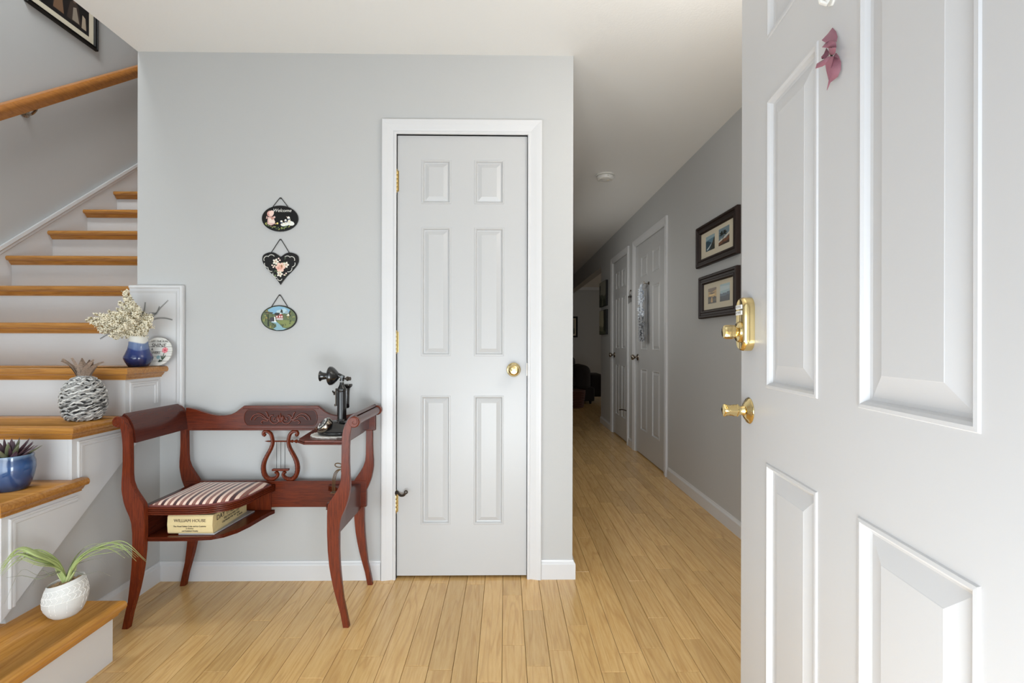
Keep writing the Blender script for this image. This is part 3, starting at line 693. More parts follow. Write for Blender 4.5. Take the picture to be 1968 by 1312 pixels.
for a in (-50, -28, 0, 28, 50):
    t = R(a); L_ = 0.034 if abs(a) < 20 else 0.028
    g.tube([(c0 + 0.004 * math.sin(t), YBF - .003, zc - .020), (c0 + L_ * .6 * math.sin(t), YBF - .004, zc - .020 + L_ * .6 * math.cos(t) + .006), (c0 + L_ * math.sin(t) * .8, YBF - .002, zc - .016 + L_ * math.cos(t) + .004)], [0.0016, 0.0042, 0.0012], 6)
g.build('scrollwork', M_mahx, crest, smooth=True)
# lower back rail
zl0, zl1 = 0.353, xz(539, 924, YBF)[1]
MB().box(XLg, XR2, YBF, YB, zl0, zl1).build('back_rail', M_mahx, bench, bevel=0.002)
# lyre
P = lambda px, py, dy=0.0: (at_y(px, py, YBF + 0.008).x, YBF + 0.008 + dy, at_y(px, py, YBF + 0.008).z)
lx = lambda cx: 440 + cx / 5.047
ly_ = lambda cy: 740 + cy / 5.047
arm = [(355, 470), (345, 485), (335, 470), (345, 450), (375, 448), (405, 470), (420, 510), (425, 560), (405, 620), (372, 680), (345, 740), (335, 800), (345, 860), (375, 900), (415, 908), (455, 895), (475, 868), (465, 845), (448, 850)]
arm_r = [.0055, .009, .0095, .009, .009, .010, .010, .010, .011, .0115, .0125, .013, .013, .0125, .0115, .010, .009, .0085, .006]
lyre = None
mp = cat_rom([Vector((a, b, 0)) for a, b in arm], 4)
mr_ = []
for i in range(len(arm) - 1):
    for k in range(4): mr_.append(arm_r[i] + (arm_r[i + 1] - arm_r[i]) * k / 4)
mr_.append(arm_r[-1])
lyre = root('lyre_splat', (0, 0, 0), None); lyre.parent = bench; lyre.location = (-bench.location.x, -bench.location.y, 0) if False else (0, 0, 0)
for sgn in (0, 1):
    pts = [P(lx(v.x) if sgn == 0 else 2 * lx(501) - lx(v.x), ly_(v.y)) for v in mp]
    MB().tube(pts, mr_, 10, flat=0.8).build('lyre_arm', M_mah, lyre, smooth=True)
# rope twist on the lyre arms
for sgn in (0, 1):
    g = MB()
    for i in range(30, 56, 2):
        v = mp[i]; q = Vector(P(lx(v.x) if sgn == 0 else 2 * lx(501) - lx(v.x), ly_(v.y))); v2 = mp[min(i + 2, len(mp) - 1)]
        q2 = Vector(P(lx(v2.x) if sgn == 0 else 2 * lx(501) - lx(v2.x), ly_(v2.y)))
        t = (q2 - q).normalized(); nn = t.cross(Vector((0, 1, 0))); r_ = mr_[i]
        g.tube([q + nn * r_ * math.cos(a) * 0.84 - Vector((0, 1, 0)) * r_ * .86 * math.sin(a) + t * r_ * 0.9 * (a / 3.14 - .5) for a in [k * 3.14 / 6 for k in range(7)]], [.0004, .0012, .0016, .0018, .0016, .0012, .0004], 5)
    g.build('rope_twist', M_mahx, lyre, smooth=True)
sz = ly_(543)
g = MB(); xA, xB = P(510, sz)[0], P(577, sz)[0]; zz = P(540, sz)[2]; yy_ = YBF + .008
g.lathe([(0.0005, xA - .003), (0.002, xA + .004), (0.0034, xA + .012), (0.0034, xB - .045), (0.006, xB - .040), (0.0075, xB - .034), (0.0035, xB - .030), (0.0035, xB - .026), (0.008, xB - .019), (0.0085, xB - .014), (0.004, xB - .010), (0.0045, xB - .006), (0.007, xB), (0.003, xB + .004)], (0, yy_, zz), 14, 'x')
g.build('crossbar', M_mah, lyre, smooth=True)
for sx_ in (463, 503, 543):
    q = P(lx(sx_), sz); q2 = P(lx(sx_), ly_(805))
    MB().tube([q, q2], 0.0011, 6).build('string', M_cord, lyre)
q = P(539.5, ly_(818))
MB().box(q[0] - .037, q[0] + .037, yy_ - .010, yy_ + .010, q[2] - .005, q[2] + .005).build('plinth', M_mah, lyre, bevel=0.003)

# seat frame and shelf (same bowed plan)
def outl(pts, z, xl):
    o = [at_z(a, b, z) for a, b in pts]
    return [(v.x, v.y) for v in o]
zs_ = 0.457
o = outl([(277.5, 974.5), (320, 975), (360, 974.6), (398, 972.5), (437.8, 967), (460, 961), (480, 953), (500, 942.5), (518, 934), (534, 927)], zs_, 0)
xl0 = o[0][0]
seatp = [(xl0, YBF)] + o + [(o[-1][0], YBF)]
def reeded(poly, z0, z1, nm, m=None, inset=0.02):
    """slab with a reeded front edge following the open polyline"""
    path = poly[::-1]; n = 4; h = (z1 - z0) / n; prof = []
    for k in range(n):
        b = z1 - k * h
        prof += [(0, b - h * .08), (0.0028, b - h * .3), (0.0028, b - h * .7), (0, b - h * .92)]
    prof = [(-inset, z1)] + prof + [(-inset, z0)]
    return path, prof
def slab(nm, line, back, z0, z1, m):
    g = MB()
    prof = [(-0.012, z1 - .0002)]
    n = 4; h = (z1 - z0) / n
    for k in range(n):
        b = z1 - k * h
        prof += [(0, b - h * .08), (0.003, b - h * .3), (0.003, b - h * .7), (0, b - h * .92)]
    prof += [(-0.012, z0 + .0002)]
    g.mold(line, False, prof, XY)
    g.prism([(line[0][0], back)] + list(line) + [(line[-1][0], back)], XY, z0, z1)
    return g.build(nm, m, bench, smooth=True, angle=30)
slab('seat_rail', o, YBF, 0.427, zs_, M_mahx)
o2 = outl([(277.5, 1032), (320, 1032), (360, 1031.6), (405, 1029.5), (430, 1025), (456, 1016.5), (480, 1005), (499, 994), (518, 983.5), (537, 972.5)], 0.343, 0)
o2[-1] = (o2[-1][0], min(o2[-1][1], YBF - .01))
slab('lower_shelf', o2, YBF, 0.327, 0.343, M_mahx)
MB().box(xl0 - .012, xl0 + .34, YBF - .006, YBF, 0.335, 0.43).build('shelf_back', M_mah, bench)
# upholstered cushion
M_str = bpy.data.materials.new('striped_satin'); M_str.use_nodes = True
nt = M_str.node_tree; b_ = nt.nodes['Principled BSDF']; b_.inputs['Roughness'].default_value = 0.42; b_.inputs['Sheen Weight'].default_value = 0.3
tc = nt.nodes.new('ShaderNodeNewGeometry'); sp3 = nt.nodes.new('ShaderNodeSeparateXYZ'); nt.links.new(tc.outputs['Position'], sp3.inputs[0])
mu = nt.nodes.new('ShaderNodeMath'); mu.operation = 'MULTIPLY_ADD'; mu.inputs[1].default_value = 1 / 0.0475; mu.inputs[2].default_value = 40.35; nt.links.new(sp3.outputs[0], mu.inputs[0])
frc = nt.nodes.new('ShaderNodeMath'); frc.operation = 'FRACT'; nt.links.new(mu.outputs[0], frc.inputs[0])
rmp = nt.nodes.new('ShaderNodeValToRGB'); rmp.color_ramp.interpolation = 'CONSTANT'; nt.links.new(frc.outputs[0], rmp.inputs[0])
cols = [(0.0, (232, 205, 186)), (0.22, (110, 34, 34)), (0.27, (52, 16, 18)), (0.45, (110, 34, 34)), (0.50, (232, 205, 186)), (0.72, (146, 72, 60)), (0.78, (134, 92, 78)), (0.94, (150, 70, 60))]
el = rmp.color_ramp.elements
el[0].position = 0; el[0].color = srgb(*cols[0][1]); el[1].position = cols[1][0]; el[1].color = srgb(*cols[1][1])
for p_, c_ in cols[2:]: e = el.new(p_); e.color = srgb(*c_)
nt.links.new(rmp.outputs[0], b_.inputs['Base Color'])
nzz = nt.nodes.new('ShaderNodeTexNoise'); nzz.inputs['Scale'].default_value = 600; bpn = nt.nodes.new('ShaderNodeBump'); bpn.inputs['Strength'].default_value = 0.15; bpn.inputs['Distance'].default_value = .001
nt.links.new(nzz.outputs['Fac'], bpn.inputs['Height']); nt.links.new(bpn.outputs['Normal'], b_.inputs['Normal'])
line = [(a, b) for a, b in o]
base = [(xl0 + .012, YBF - .006)] + [(max(a, xl0 + .012), b + 0.010) for a, b in line[:-1]] + [(line[-1][0] - .022, line[-2][1] + .02), (line[-1][0] - .022, YBF - .006)]
base = [Vector((a, b, 0)) for a, b in base]
cx_, cy_ = sum(v.x for v in base) / len(base), sum(v.y for v in base) / len(base) + .02
den = []
for i in range(len(base)):
    a, b = base[i], base[(i + 1) % len(base)]
    nseg = max(1, int((b - a).length / 0.02))
    den += [a.lerp(b, k / nseg) for k in range(nseg)]
rings = []
for s_, z_ in ((1.0, .455), (1.0, .461), (.985, .468), (.95, .475), (.88, .482), (.76, .488), (.6, .492), (.42, .495), (.22, .496), (.05, .4965)):
    rings.append([(cx_ + (v.x - cx_) * s_, cy_ + (v.y - cy_) * s_, z_ - (0.010 if s_ < .99 else 0)) for v in den])
MB().loops(rings, True, True, True).build('seat_cushion', M_str, bench, smooth=True, angle=60)
pp = [(v.x, v.y, .459) for v in den]
MB().tube(pp + [pp[0]], 0.0035, 6).build('piping', mat('pink_braid', (120, 66, 60), .8, bump=.5, bscale=900), bench, smooth=True)

# telephone shelf on the arm side
zd = 0.706
dk = [at_z(593, 829, zd), at_z(571, 842.5, zd), at_z(584, 846.5, zd)]
xr_ = 2 * BCX - xz(252.5, 840, BF)[0]
yb = BR - 0.002
ydf = dk[2].y
prd = [(dk[0].x, yb), (dk[0].x, dk[0].y), (dk[1].x, dk[1].y), (dk[2].x, ydf), (xr_ - .002, ydf - .004), (xr_ - .002, yb)]
MB().prism(prd, XY, zd - .017, zd - .010).prism([(a + (.006 if i in (1, 2) else 0), b + (.005 if i in (2, 3, 4) else 0)) for i, (a, b) in enumerate(prd)], XY, zd - .010, zd).build('telephone_shelf', M_mahx, bench, bevel=0.002)
# concave lower shelf between the legs on that side
za = zs_
q1, q2, q3, q4 = at_z(633, 931, za), at_z(652, 938, za), at_z(650, 950, za), at_z(628, 967, za)
xr3 = 2 * BCX - xz(272, 985, BF)[0]
li = [(xr3 + .005, q4.y)] + [(q4.x, q4.y)] + [(v.x, v.y) for v in cat_rom([Vector((q4.x, q4.y + .004, 0)), Vector((q3.x - .003, q3.y, 0)), Vector((q2.x, q2.y, 0)), Vector((q1.x, YBF - .02, 0))], 5)]
g = MB()
h = 0.026; z1 = za; prof = [(-.006, z1)]
for k in range(4): b = z1 - k * h / 4; prof += [(0, b - h * .02), (0.0025, b - h * .08), (0.0025, b - h * .17), (0, b - h * .23)]
prof += [(-.006, z1 - h)]
g.mold(li[::-1][0:], False, [(-a, b) for a, b in prof] if False else [(a, b) for a, b in prof], XY)
g.prism(li + [(q1.x, YBF), (xr3 + .005, YBF)], XY, za - h, za)
g.build('corner_shelf', M_mahx, bench, smooth=True, angle=30)

# ---- books on the lower shelf
M_bookp = mat('aged_cream_paper', (214, 194, 146), 0.75, var=.10, vscale=30)
M_pages = mat('book_pages', (208, 190, 140), 0.85, var=.12, vscale=60)
M_red = mat('faded_red_cloth', (120, 50, 48), .7)
M_ink = mat('faded_ink', (120, 104, 82), .8); M_inkd = mat('book_ink', (58, 48, 40), .8)
M_mag = mat('grey_magazine', (176, 178, 180), .4, var=.1, vscale=25)
bz = 0.3435
v0 = at_y(322, 1025, 1.90); v1 = at_y(409, 1025, 1.90); bx0, bx1 = v0.x, v1.x
yb0, yb1 = 1.90, 2.150; bt = bz + .0045 + 0.071
mg = root('magazine', (bx1 - .09, 2.03, bz), 'thin grey magazine under the thick cream book on the bench shelf', 'magazine')
MB().prism([(bx0 + .04, yb0 + .002), (bx1 + .006, yb0 + .001), (bx1 + .028, yb1 + .012), (bx0 + .05, yb1 + .012)], XY, bz, bz + .004).build('cover', M_mag, mg, bevel=.001)
bk = root('directory_book', (bx0, yb0, bz + .0045), 'thick cream antique book lying on the bench shelf', 'book')
g = MB().prism([(yb0 + .004, bz + .0045), (yb0, bz + .012), (yb0 - .003, bz + .04), (yb0, bt - .006), (yb0 + .004, bt), (yb1, bt), (yb1, bt - .003), (yb0 + .006, bt - .003), (yb0 + .006, bz + .0075), (yb1, bz + .0075), (yb1, bz + .0045)], YZ, bx0, bx1)
g.build('cover', M_bookp, bk, bevel=.0008)
MB().box(bx0 + .004, bx1 - .0015, yb0 + .006, yb1 - .003, bz + .0075, bt - .003).build('pages', M_pages, bk)
MB().box(bx0 - .0015, bx0 + .0, yb0 + .001, yb1, bz + .006, bt - .002).build('spine_edge', M_red, bk)
def fm(px, z, yy=yb0 - .0042): return frame3((px, yy, z), (1, 0, 0), (0, 0, 1))
mid = (bx0 + bx1) / 2
text('lettering', 'WILLIAM HOUSE', 0.0165, M_ink, bk, fm(mid, bt - .020, yb0 - .0030))
text('lettering', 'The Hotel Safety Code and its Customs', 0.0078, M_inkd, bk, fm(mid, bz + .034, yb0 - .0036))
text('lettering', 'in America', 0.0065, M_inkd, bk, fm(mid, bz + .0255, yb0 - .0034))
text('lettering', 'and Published Weekly', 0.007, M_inkd, bk, fm(mid, bz + .0155, yb0 - .0022))
def sm_(y, z): return frame3((bx1 + .0003, y, z), (0, 1, 0), (0, 0, 1))
MB().box(bx1 - .0014, bx1 - .0002, yb0 + .008, yb1 - .004, bz + .0085, bt - .004).build('page_edges', M_pages, bk)
text('lettering', 'DAY THE.', 0.028, M_inkd, bk, sm_(yb0 + .085, bt - .020))
text('lettering', 'THE STATE AND CITY', 0.0115, M_inkd, bk, sm_(yb0 + .130, bt - .0375))
text('lettering', 'CALENDAR FOR THE YEAR', 0.0105, M_inkd, bk, sm_(yb0 + .125, bt - .049))
text('lettering', 'N. Parish', 0.011, M_inkd, bk, sm_(yb0 + .19, bt - .060))

# ================================================================ CANDLESTICK TELEPHONE on a doily
M_lace = mat('white_lace', (232, 228, 220), .9, bump=.6, bscale=700)
pc = at_z(657, 831, zd); PYc = 2.035; kx = lambda px, py=760: at_y(px, py, PYc).x; kz = lambda py, px=655: at_y(px, py, PYc).z
pcx = kx(657); bcx = kx(649)
dl = MB(); n = 60
rr = [(1.0 + 0.035 * math.sin(i * 2 * math.pi / n * 20)) for i in range(n)]
DX, DY = 0.090, 0.082
ring0 = [(bcx - .014 + DX * rr[i] * math.cos(2 * math.pi * i / n), PYc + DY * rr[i] * math.sin(2 * math.pi * i / n), zd + .0006) for i in range(n)]
ring1 = [(x, y, zd + .0055) for x, y, z in ring0]
dl.loops([ring0, ring1], True, True, True)
for i in range(0, n, 1):
    x, y, z = ring1[i]; dl.lathe([(0.0, -.003), (.0042, -.0015), (.0042, .0015), (0, .003)], (bcx - .014 + (x - bcx + .014) * .97, PYc + (y - PYc) * .97, zd + .004), 5)
tag(dl.build('lace_doily', M_lace, None), 'small white crocheted lace doily under the candlestick telephone', 'doily')
z0 = zd + .0072
ph = root('candlestick_telephone', (pcx, PYc, z0), 'black antique candlestick telephone with rotary dial on the bench shelf', 'telephone')
MB().lathe([(0.0, 0), (.076, 0), (.079, .004), (.079, .009), (.074, .012), (.076, .014), (.073, .019), (.060, .026), (.050, .036), (.042, .047), (.030, .053), (.0, .055)], (bcx, PYc, z0), 40, sy=0.80).build('base', M_blackm, ph, smooth=True)
MB().lathe([(.032, .048), (.022, .054), (.0195, .060), (.0185, .064), (.0185, .170), (.0175, .176), (.0195, .180), (.0195, .186), (.013, .196), (.009, .206), (.0085, .214)], (pcx, PYc, z0), 28).build('shaft', M_blackm, ph, smooth=True)
# dial, tilted toward the sitter
dc = Vector((kx(627, 813), PYc - .030, kz(813)))
dn = Vector((-0.62, -0.42, 0.66)).normalized(); t1 = dn.cross(Vector((0, 0, 1))).normalized(); t2 = dn.cross(t1)
def dl_ring(r, h, n=28): return [dc + t1 * r * math.cos(2 * math.pi * i / n) + t2 * r * math.sin(2 * math.pi * i / n) + dn * h for i in range(n)]
dial = MB().loops([dl_ring(.034, -.016), dl_ring(.036, 0), dl_ring(.034, .004), dl_ring(.029, .005)], True, True, True).build('dial', M_nickel, ph, smooth=True)
MB().loops([dl_ring(.029, .0052), dl_ring(.029, .0065), dl_ring(.012, .0075)], True, False, True).build('finger_wheel', M_blackm, dial, smooth=True)
g = MB()
for k in range(10):
    a = R(20 + k * 30); q = dc + (t1 * math.cos(a) + t2 * math.sin(a)) * .0215 + dn * .0075
    g.loops([[q + (t1 * math.cos(b) + t2 * math.sin(b)) * .0042 for b in [j * math.pi / 4 for j in range(8)]], [q + dn * .0008 + (t1 * math.cos(b) + t2 * math.sin(b)) * .0036 for b in [j * math.pi / 4 for j in range(8)]]], True, False, True)
g.build('number_plate', M_white, dial)
# transmitter head
hz_ = kz(722)
MB().lathe([(.0, -.012), (.006, -.012), (.0075, -.004), (.0075, .004), (.006, .012), (0, .012)], (pcx + .003, PYc, hz_ - .004), 16, 'y').tube([(pcx, PYc, hz_ - .022), (pcx + .003, PYc, hz_ - .004), (pcx - .012, PYc, hz_ + .002), (pcx - .03, PYc, hz_)], [.009, .010, .010, .012], 12).build('pivot', M_blackm, ph, smooth=True)
xd = kx(637) - pcx; xm = kx(615.5) - pcx
MB().lathe([(.0, xd + .034), (.012, xd + .030), (.024, xd + .020), (.034, xd + .010), (.0385, xd + .003), (.0395, xd - .006), (.037, xd - .009), (.034, xd - .008), (.014, xd - .006), (0, xd - .006)], (pcx, PYc, hz_), 36, 'x').build('transmitter', M_blackm, ph, smooth=True)
MB().lathe([(.012, xd - .004), (.012, xd - .014), (.013, xd - .022), (.016, xm + .008), (.0215, xm + .001), (.0225, xm), (.0195, xm), (.012, xm + .010), (.008, xm + .02), (0, xm + .02)], (pcx, PYc, hz_ - .001), 30, 'x').build('mouthpiece', M_blackm, ph, smooth=True)
MB().lathe([(.0, .012), (.004, .012), (.005, .018), (.009, .020), (.010, .026), (.006, .030), (.008, .032), (.007, .037), (0, .039)], (pcx, PYc, hz_ - .012), 14, 'x').build('adjusting_screw', M_iron, ph, smooth=True)
# switch hook, receiver hanging behind
sh = MB().box(pcx - .0255, pcx - .022, PYc - .006, PYc + .006, z0 + .115, z0 + .188)
sh.tube(cat_rom([(pcx - .024, PYc, z0 + .176), (pcx - .034, PYc, z0 + .170), (pcx - .036, PYc - .006, z0 + .178)], 4), .003, 8)
sh.lathe([(0, -.004), (.005, -.003), (.005, .003), (0, .004)], (pcx - .031, PYc, z0 + .165), 12, 'x').lathe([(0, -.006), (.005, -.004), (.005, .003), (0, .004)], (pcx - .026, PYc, z0 + .118), 12, 'x')
sh.build('switch_hook', M_iron, ph, smooth=True)
rc = Vector((pcx + .004, PYc + .045, z0))
MB().lathe([(.0, .10), (.010, .10), (.013, .105), (.0125, .120), (.014, .17), (.016, .185), (.024, .192), (.026, .198), (.024, .203), (0, .205)], tuple(rc), 22).build('receiver', M_blackm, ph, smooth=True)
MB().tube([(pcx, PYc + .015, z0 + .182), (pcx + .004, PYc + .045, z0 + .182)], .004, 8).build('hook_arm', M_iron, ph)
M_cordb = mat('brown_cloth_cord', (128, 92, 66), .8, bump=.5, bscale=900)
cp = [(kx(681, 805), PYc + .02, z0 + .030), (kx(676, 800), PYc + .01, z0 + .052), (kx(670, 797), PYc + .0, z0 + .062), (kx(674, 800), PYc - .012, z0 + .048), (kx(678, 812), PYc - .02, z0 + .030), (kx(682, 805), PYc - .005, z0 + .040)]
cl_ = [(bcx - .05, PYc + .045, zd + .008), (kx(606, 828), PYc + .05, zd + .012), (kx(596, 823), PYc + .06, zd + .018), (kx(600, 820), PYc + .085, zd + .022), (kx(612, 820), PYc + .09, zd + .018), (kx(630, 826), PYc + .08, zd + .010)]
MB().tube(cat_rom(cp, 5), .0022, 6).build('cloth_cord', M_cordb, ph, smooth=True)
MB().tube(cat_rom(cl_, 5), .0024, 6).build('cloth_cord', M_cordb, ph, smooth=True)

# wire sculpture standing on the corner shelf
wy = 2.06
g = MB(); wp_ = lambda cx, cy: at_y(600 + cx / 9.37, 860 + cy / 9.37, wy)
lp = [(560, 330), (520, 350), (460, 350), (415, 325), (415, 295), (455, 280), (510, 290), (550, 320), (590, 340)]
g.tube(cat_rom([wp_(*p) for p in lp], 5), .0022, 6)
for dx in (0, 22, 45):
    g.tube(cat_rom([wp_(500 + dx, 385), wp_(440 + dx, 410), wp_(395 + dx, 470), wp_(372 + dx, 560), wp_(365 + dx, 640), wp_(365 + dx, 690)], 5), .0016, 6)
for cx, cy, r in ((565, 345, 45), (560, 420, 36), (553, 505, 28)):
    g.tube([wp_(cx + r * math.cos(t), cy + r * math.sin(t)) for t in [k * math.pi / 8 for k in range(17)]], .0020, 6)
g.tube([wp_(562, 380), wp_(556, 540), wp_(562, 640), wp_(562, 700)], .0022, 6)
bs = wp_(480, 700)
g.box(wp_(360, 690).x - .004, wp_(600, 690).x, wy - .012, wy + .012, za, za + .003)
for dx in (365, 387, 410, 562): q = wp_(dx, 640); g.tube([(q.x, wy, q.z), (q.x, wy, za + .001)], .0018, 6)
tag(g.build('wire_ornament', mat('bronze_wire', (96, 74, 50), .35, .9), None, smooth=True), 'small curled bronze wire ornament standing on the bench corner shelf', 'ornament')
# ================================================================ PLAQUES ON THE WALL
wpn = lambda a, b, h: (a, D - h, b)
PK = at_y(540, 500, D)
ppm = F / D * 1.0
def pq(px, py): v = at_y(px, py, D); return (v.x, v.z)
def plaque(label, outline, apex, l, r, polys, edge):
    cx = sum(p[0] for p in outline) / len(outline); cz = sum(p[1] for p in outline) / len(outline)
    o = root('wall_plaque', (cx, D, cz), label, 'plaque', 'plaques hung in a column on the grey wall')
    MB().prism(outline, wpn, 0.001, 0.009).build('board', edge, o, bevel=0.0015)
    pts = [pq(*l), (pq(*apex)[0] - .002, pq(*apex)[1] - .001), (pq(*apex)[0] + .002, pq(*apex)[1] - .001), pq(*r)]
    MB().tube([wpn(a, b, .005) for a, b in pts], .0017, 6).build('hanging_cord', M_cord, o)
    MB().lathe([(0, 0), (.003, 0), (.003, -.006), (0, -.007)], wpn(pq(*apex)[0], pq(*apex)[1] - .003, 0), 8, 'y').build('nail', M_iron, o)
    print_mesh('painting', polys, lambda a, b, h: wpn(a, b, .0091 + h), o, rough=.45)
    return o
# helpers working in the pixel frame of the enlarged plaques (13.12 px per px)
def E(cx, cy, rx, ry, ox, oy, n=14, rot=0, k=13.12):
    out = []
    for i in range(n):
        t = 2 * math.pi * i / n; a, b = rx * math.cos(t), ry * math.sin(t)
        x, y = cx + a * math.cos(rot) - b * math.sin(rot), cy + a * math.sin(rot) + b * math.cos(rot)
        out.append(pq(ox + x / k, oy + y / k))
    return out
def G(pts, ox, oy, k=13.12): return [pq(ox + x / k, oy + y / k) for x, y in pts]
rq = random.Random(3)
# 1 welcome oval
ox, oy = 480, 360
oval = E(780, 795, 455, 325, ox, oy, 40)
P1 = []
def g_(c, pts): P1.append((c, G(pts, ox, oy)))
def e_(c, cx, cy, rx, ry, rot=0, n=12): P1.append((c, E(cx, cy, rx, ry, ox, oy, n, rot)))
for i in range(34):
    t = rq.uniform(0, 1); x = 430 + t * 700; yb_ = 795 + 300 * math.sqrt(max(0, 1 - ((x - 780) / 430) ** 2))
    e_(rq.choice([(96, 112, 70), (128, 142, 90), (70, 84, 52), (160, 160, 90)]), x, yb_ - rq.uniform(14, 70) - 10, rq.uniform(14, 34), rq.uniform(8, 16), rq.uniform(-1, 1), 8)
g_((214, 180, 172), [(480, 760), (620, 760), (668, 880), (660, 930), (560, 970), (470, 935)])
g_((232, 214, 200), [(500, 800), (600, 790), (665, 880), (650, 910), (520, 905)])
e_((216, 168, 158), 545, 680, 82, 78, .3); e_((236, 206, 194), 575, 665, 60, 74, .5); e_((206, 150, 142), 500, 700, 26, 24)
g_((190, 140, 126), [(545, 770), (640, 760), (640, 800), (585, 835)]); e_((226, 190, 180), 648, 765, 26, 26)
g_((220, 180, 170), [(450, 740), (470, 730), (465, 800), (438, 806)])
e_((80, 30, 34), 600, 985, 40, 12)
e_((232, 214, 130), 725, 920, 24, 24); e_((190, 150, 90), 680, 932, 16, 16)
for hx, hy, bx, by, s in ((825, 870, 880, 950, 1.0), (930, 840, 950, 940, .9), (1005, 780, 1060, 920, 1.25)):
    e_((232, 232, 226), bx, by, 75 * s, 45 * s, .25 if s > 1 else 0); e_((236, 236, 230), hx, hy, 28 * s, 26 * s)
    g_((226, 218, 200), [(hx - 10, hy + 10), (hx + 40, hy + 20), (bx, by), (bx - 60 * s, by)])
    g_((60, 74, 110), [(hx - 15, hy + 26), (hx + 35, hy + 20), (hx + 30, hy + 52), (hx - 10, hy + 56)])
g_((230, 190, 120), [(850, 862), (872, 868), (850, 880)]); g_((232, 200, 190), [(945, 742), (985, 766), (975, 784)]); g_((240, 210, 200), [(890, 856), (912, 840), (912, 862)])
g_((232, 232, 224), [(1090, 900), (1132, 880), (1120, 920), (1085, 940)])
pl1 = plaque('black oval plaque lettered Welcome with a bonnet girl and geese', oval, (540, 380), (525.5, 397.5), (554, 397.5), P1, M_blackf)
wc = pq(ox + 835 / 13.12, oy + 598 / 13.12)
text('lettering', 'Welcome', 0.0215, M_white, pl1, frame3((wc[0], D - .0100, wc[1]), (1, 0.0, 0), (0, 0, 1)), shear=.35, extr=.0003)
# 2 heart
ox, oy = 480, 450
half = [(795, 1280), (760, 1225), (640, 1070), (500, 930), (400, 810), (350, 710), (338, 620), (360, 540), (430, 490), (540, 462), (640, 475), (730, 530), (790, 572)]
hc = [Vector((a, b, 0)) for a, b in half]
lft = cat_rom(hc, 3)
heart = [(v.x, v.y) for v in lft] + [(1590 - v.x + (-5), v.y + 8 * (v.y < 800)) for v in lft[::-1]][1:-1]
heart = G(heart, ox, oy)
P2 = []
def e2(c, cx, cy, rx, ry, rot=0, n=10): P2.append((c, E(cx, cy, rx, ry, ox, oy, n, rot)))
def arc2(cx, cy, r, a0, a1, c=(196, 194, 186), wd=9):
    n = 10; aa = [R(a0 + (a1 - a0) * i / n) for i in range(n + 1)]
    P2.append((c, G([(cx + (r + wd) * math.cos(a), cy + (r + wd) * math.sin(a)) for a in aa] + [(cx + (r - wd) * math.cos(a), cy + (r - wd) * math.sin(a)) for a in aa[::-1]], ox, oy)))
for a in ((570, 610, 85, 200, 330), (460, 640, 80, 150, 290), (480, 760, 85, 90, 200), (570, 860, 85, 75, 190), (700, 1000, 95, 80, 190), (780, 1120, 55, 10, 180),
          (970, 640, 85, 220, 330), (1075, 650, 80, 250, 380), (1085, 750, 80, -20, 90), (1000, 870, 85, -10, 110)): arc2(*a)
for i in range(40): e2(rq.choice([(64, 62, 58), (90, 88, 82), (48, 60, 44)]), rq.choice([rq.uniform(520, 640), rq.uniform(920, 1040)]), rq.uniform(640, 920), 7, 5)
for i in range(16): e2(rq.choice([(70, 84, 52), (120, 136, 96), (52, 62, 44)]), 800 + rq.uniform(-170, 160), 820 + rq.uniform(-230, 260), rq.uniform(20, 46), rq.uniform(12, 22), rq.uniform(0, 3))
for cx, cy in ((680, 700), (940, 780), (785, 1010)):
    for k in range(5): e2((228, 222, 206), cx + 42 * math.cos(k * 1.257), cy + 42 * math.sin(k * 1.257), 38, 26, k * 1.257)
    e2((196, 170, 150), cx, cy, 30, 30)
for k in range(6): e2((232, 196, 178), 800 + 66 * math.cos(k * 1.047), 840 + 66 * math.sin(k * 1.047), 62, 48, k * 1.047)
e2((214, 158, 140), 800, 840, 60, 60); e2((222, 174, 156), 750, 860, 54, 48); e2((150, 110, 60), 835, 815, 18, 40); e2((204, 136, 120), 755, 862, 26, 22)
for cx, cy in ((755, 620), (788, 665), (595, 790), (655, 805), (625, 840), (900, 1035), (945, 995)): e2((230, 206, 196), cx, cy, 22, 20)
plaque('black heart-shaped plaque painted with pink roses', heart, (540, 459.5), (522, 486), (557.5, 487), P2, M_blackf)
# 3 mill oval
ox, oy = 480, 550
oval = E(755, 805, 452, 322, ox, oy, 40)
P3 = []
def g3(c, pts): P3.append((c, G(pts, ox, oy)))
def e3(c, cx, cy, rx, ry, rot=0, n=10): P3.append((c, E(cx, cy, rx, ry, ox, oy, n, rot)))
P3.append(((92, 104, 68), E(755, 805, 430, 300, ox, oy, 40)))
g3((126, 170, 196), [(480, 590), (620, 525), (760, 506), (900, 528), (1040, 590), (1000, 680), (640, 700), (500, 680)])
g3((176, 200, 206), [(700, 620), (900, 560), (980, 620), (860, 690), (700, 690)])
g3((122, 132, 74), [(700, 880), (860, 850), (1060, 860), (1160, 900), (1060, 1010), (900, 1050), (800, 1000)])
for i in range(70):
    a = rq.uniform(0, 6.28); r_ = rq.uniform(.45, .93); x = 755 + 430 * r_ * math.cos(a); y = 805 + 300 * r_ * math.sin(a)
    if 560 < x < 960 and y < 700 and not x < 600: continue
    e3(rq.choice([(70, 80, 48), (104, 112, 62), (140, 140, 80), (56, 60, 44), (150, 130, 70)]), x, y, rq.uniform(14, 40), rq.uniform(8, 20), rq.uniform(0, 3), 7)
g3((130, 168, 178), [(560, 905), (700, 890), (780, 960), (860, 1040), (960, 1070), (860, 1100), (700, 1108), (620, 1070), (700, 1020), (690, 950)])
g3((40, 40, 38), [(640, 700), (680, 668), (780, 672), (800, 700), (800, 730), (690, 740)])
g3((150, 44, 40), [(680, 740), (760, 740), (800, 680), (866, 740), (866, 800), (690, 800)])
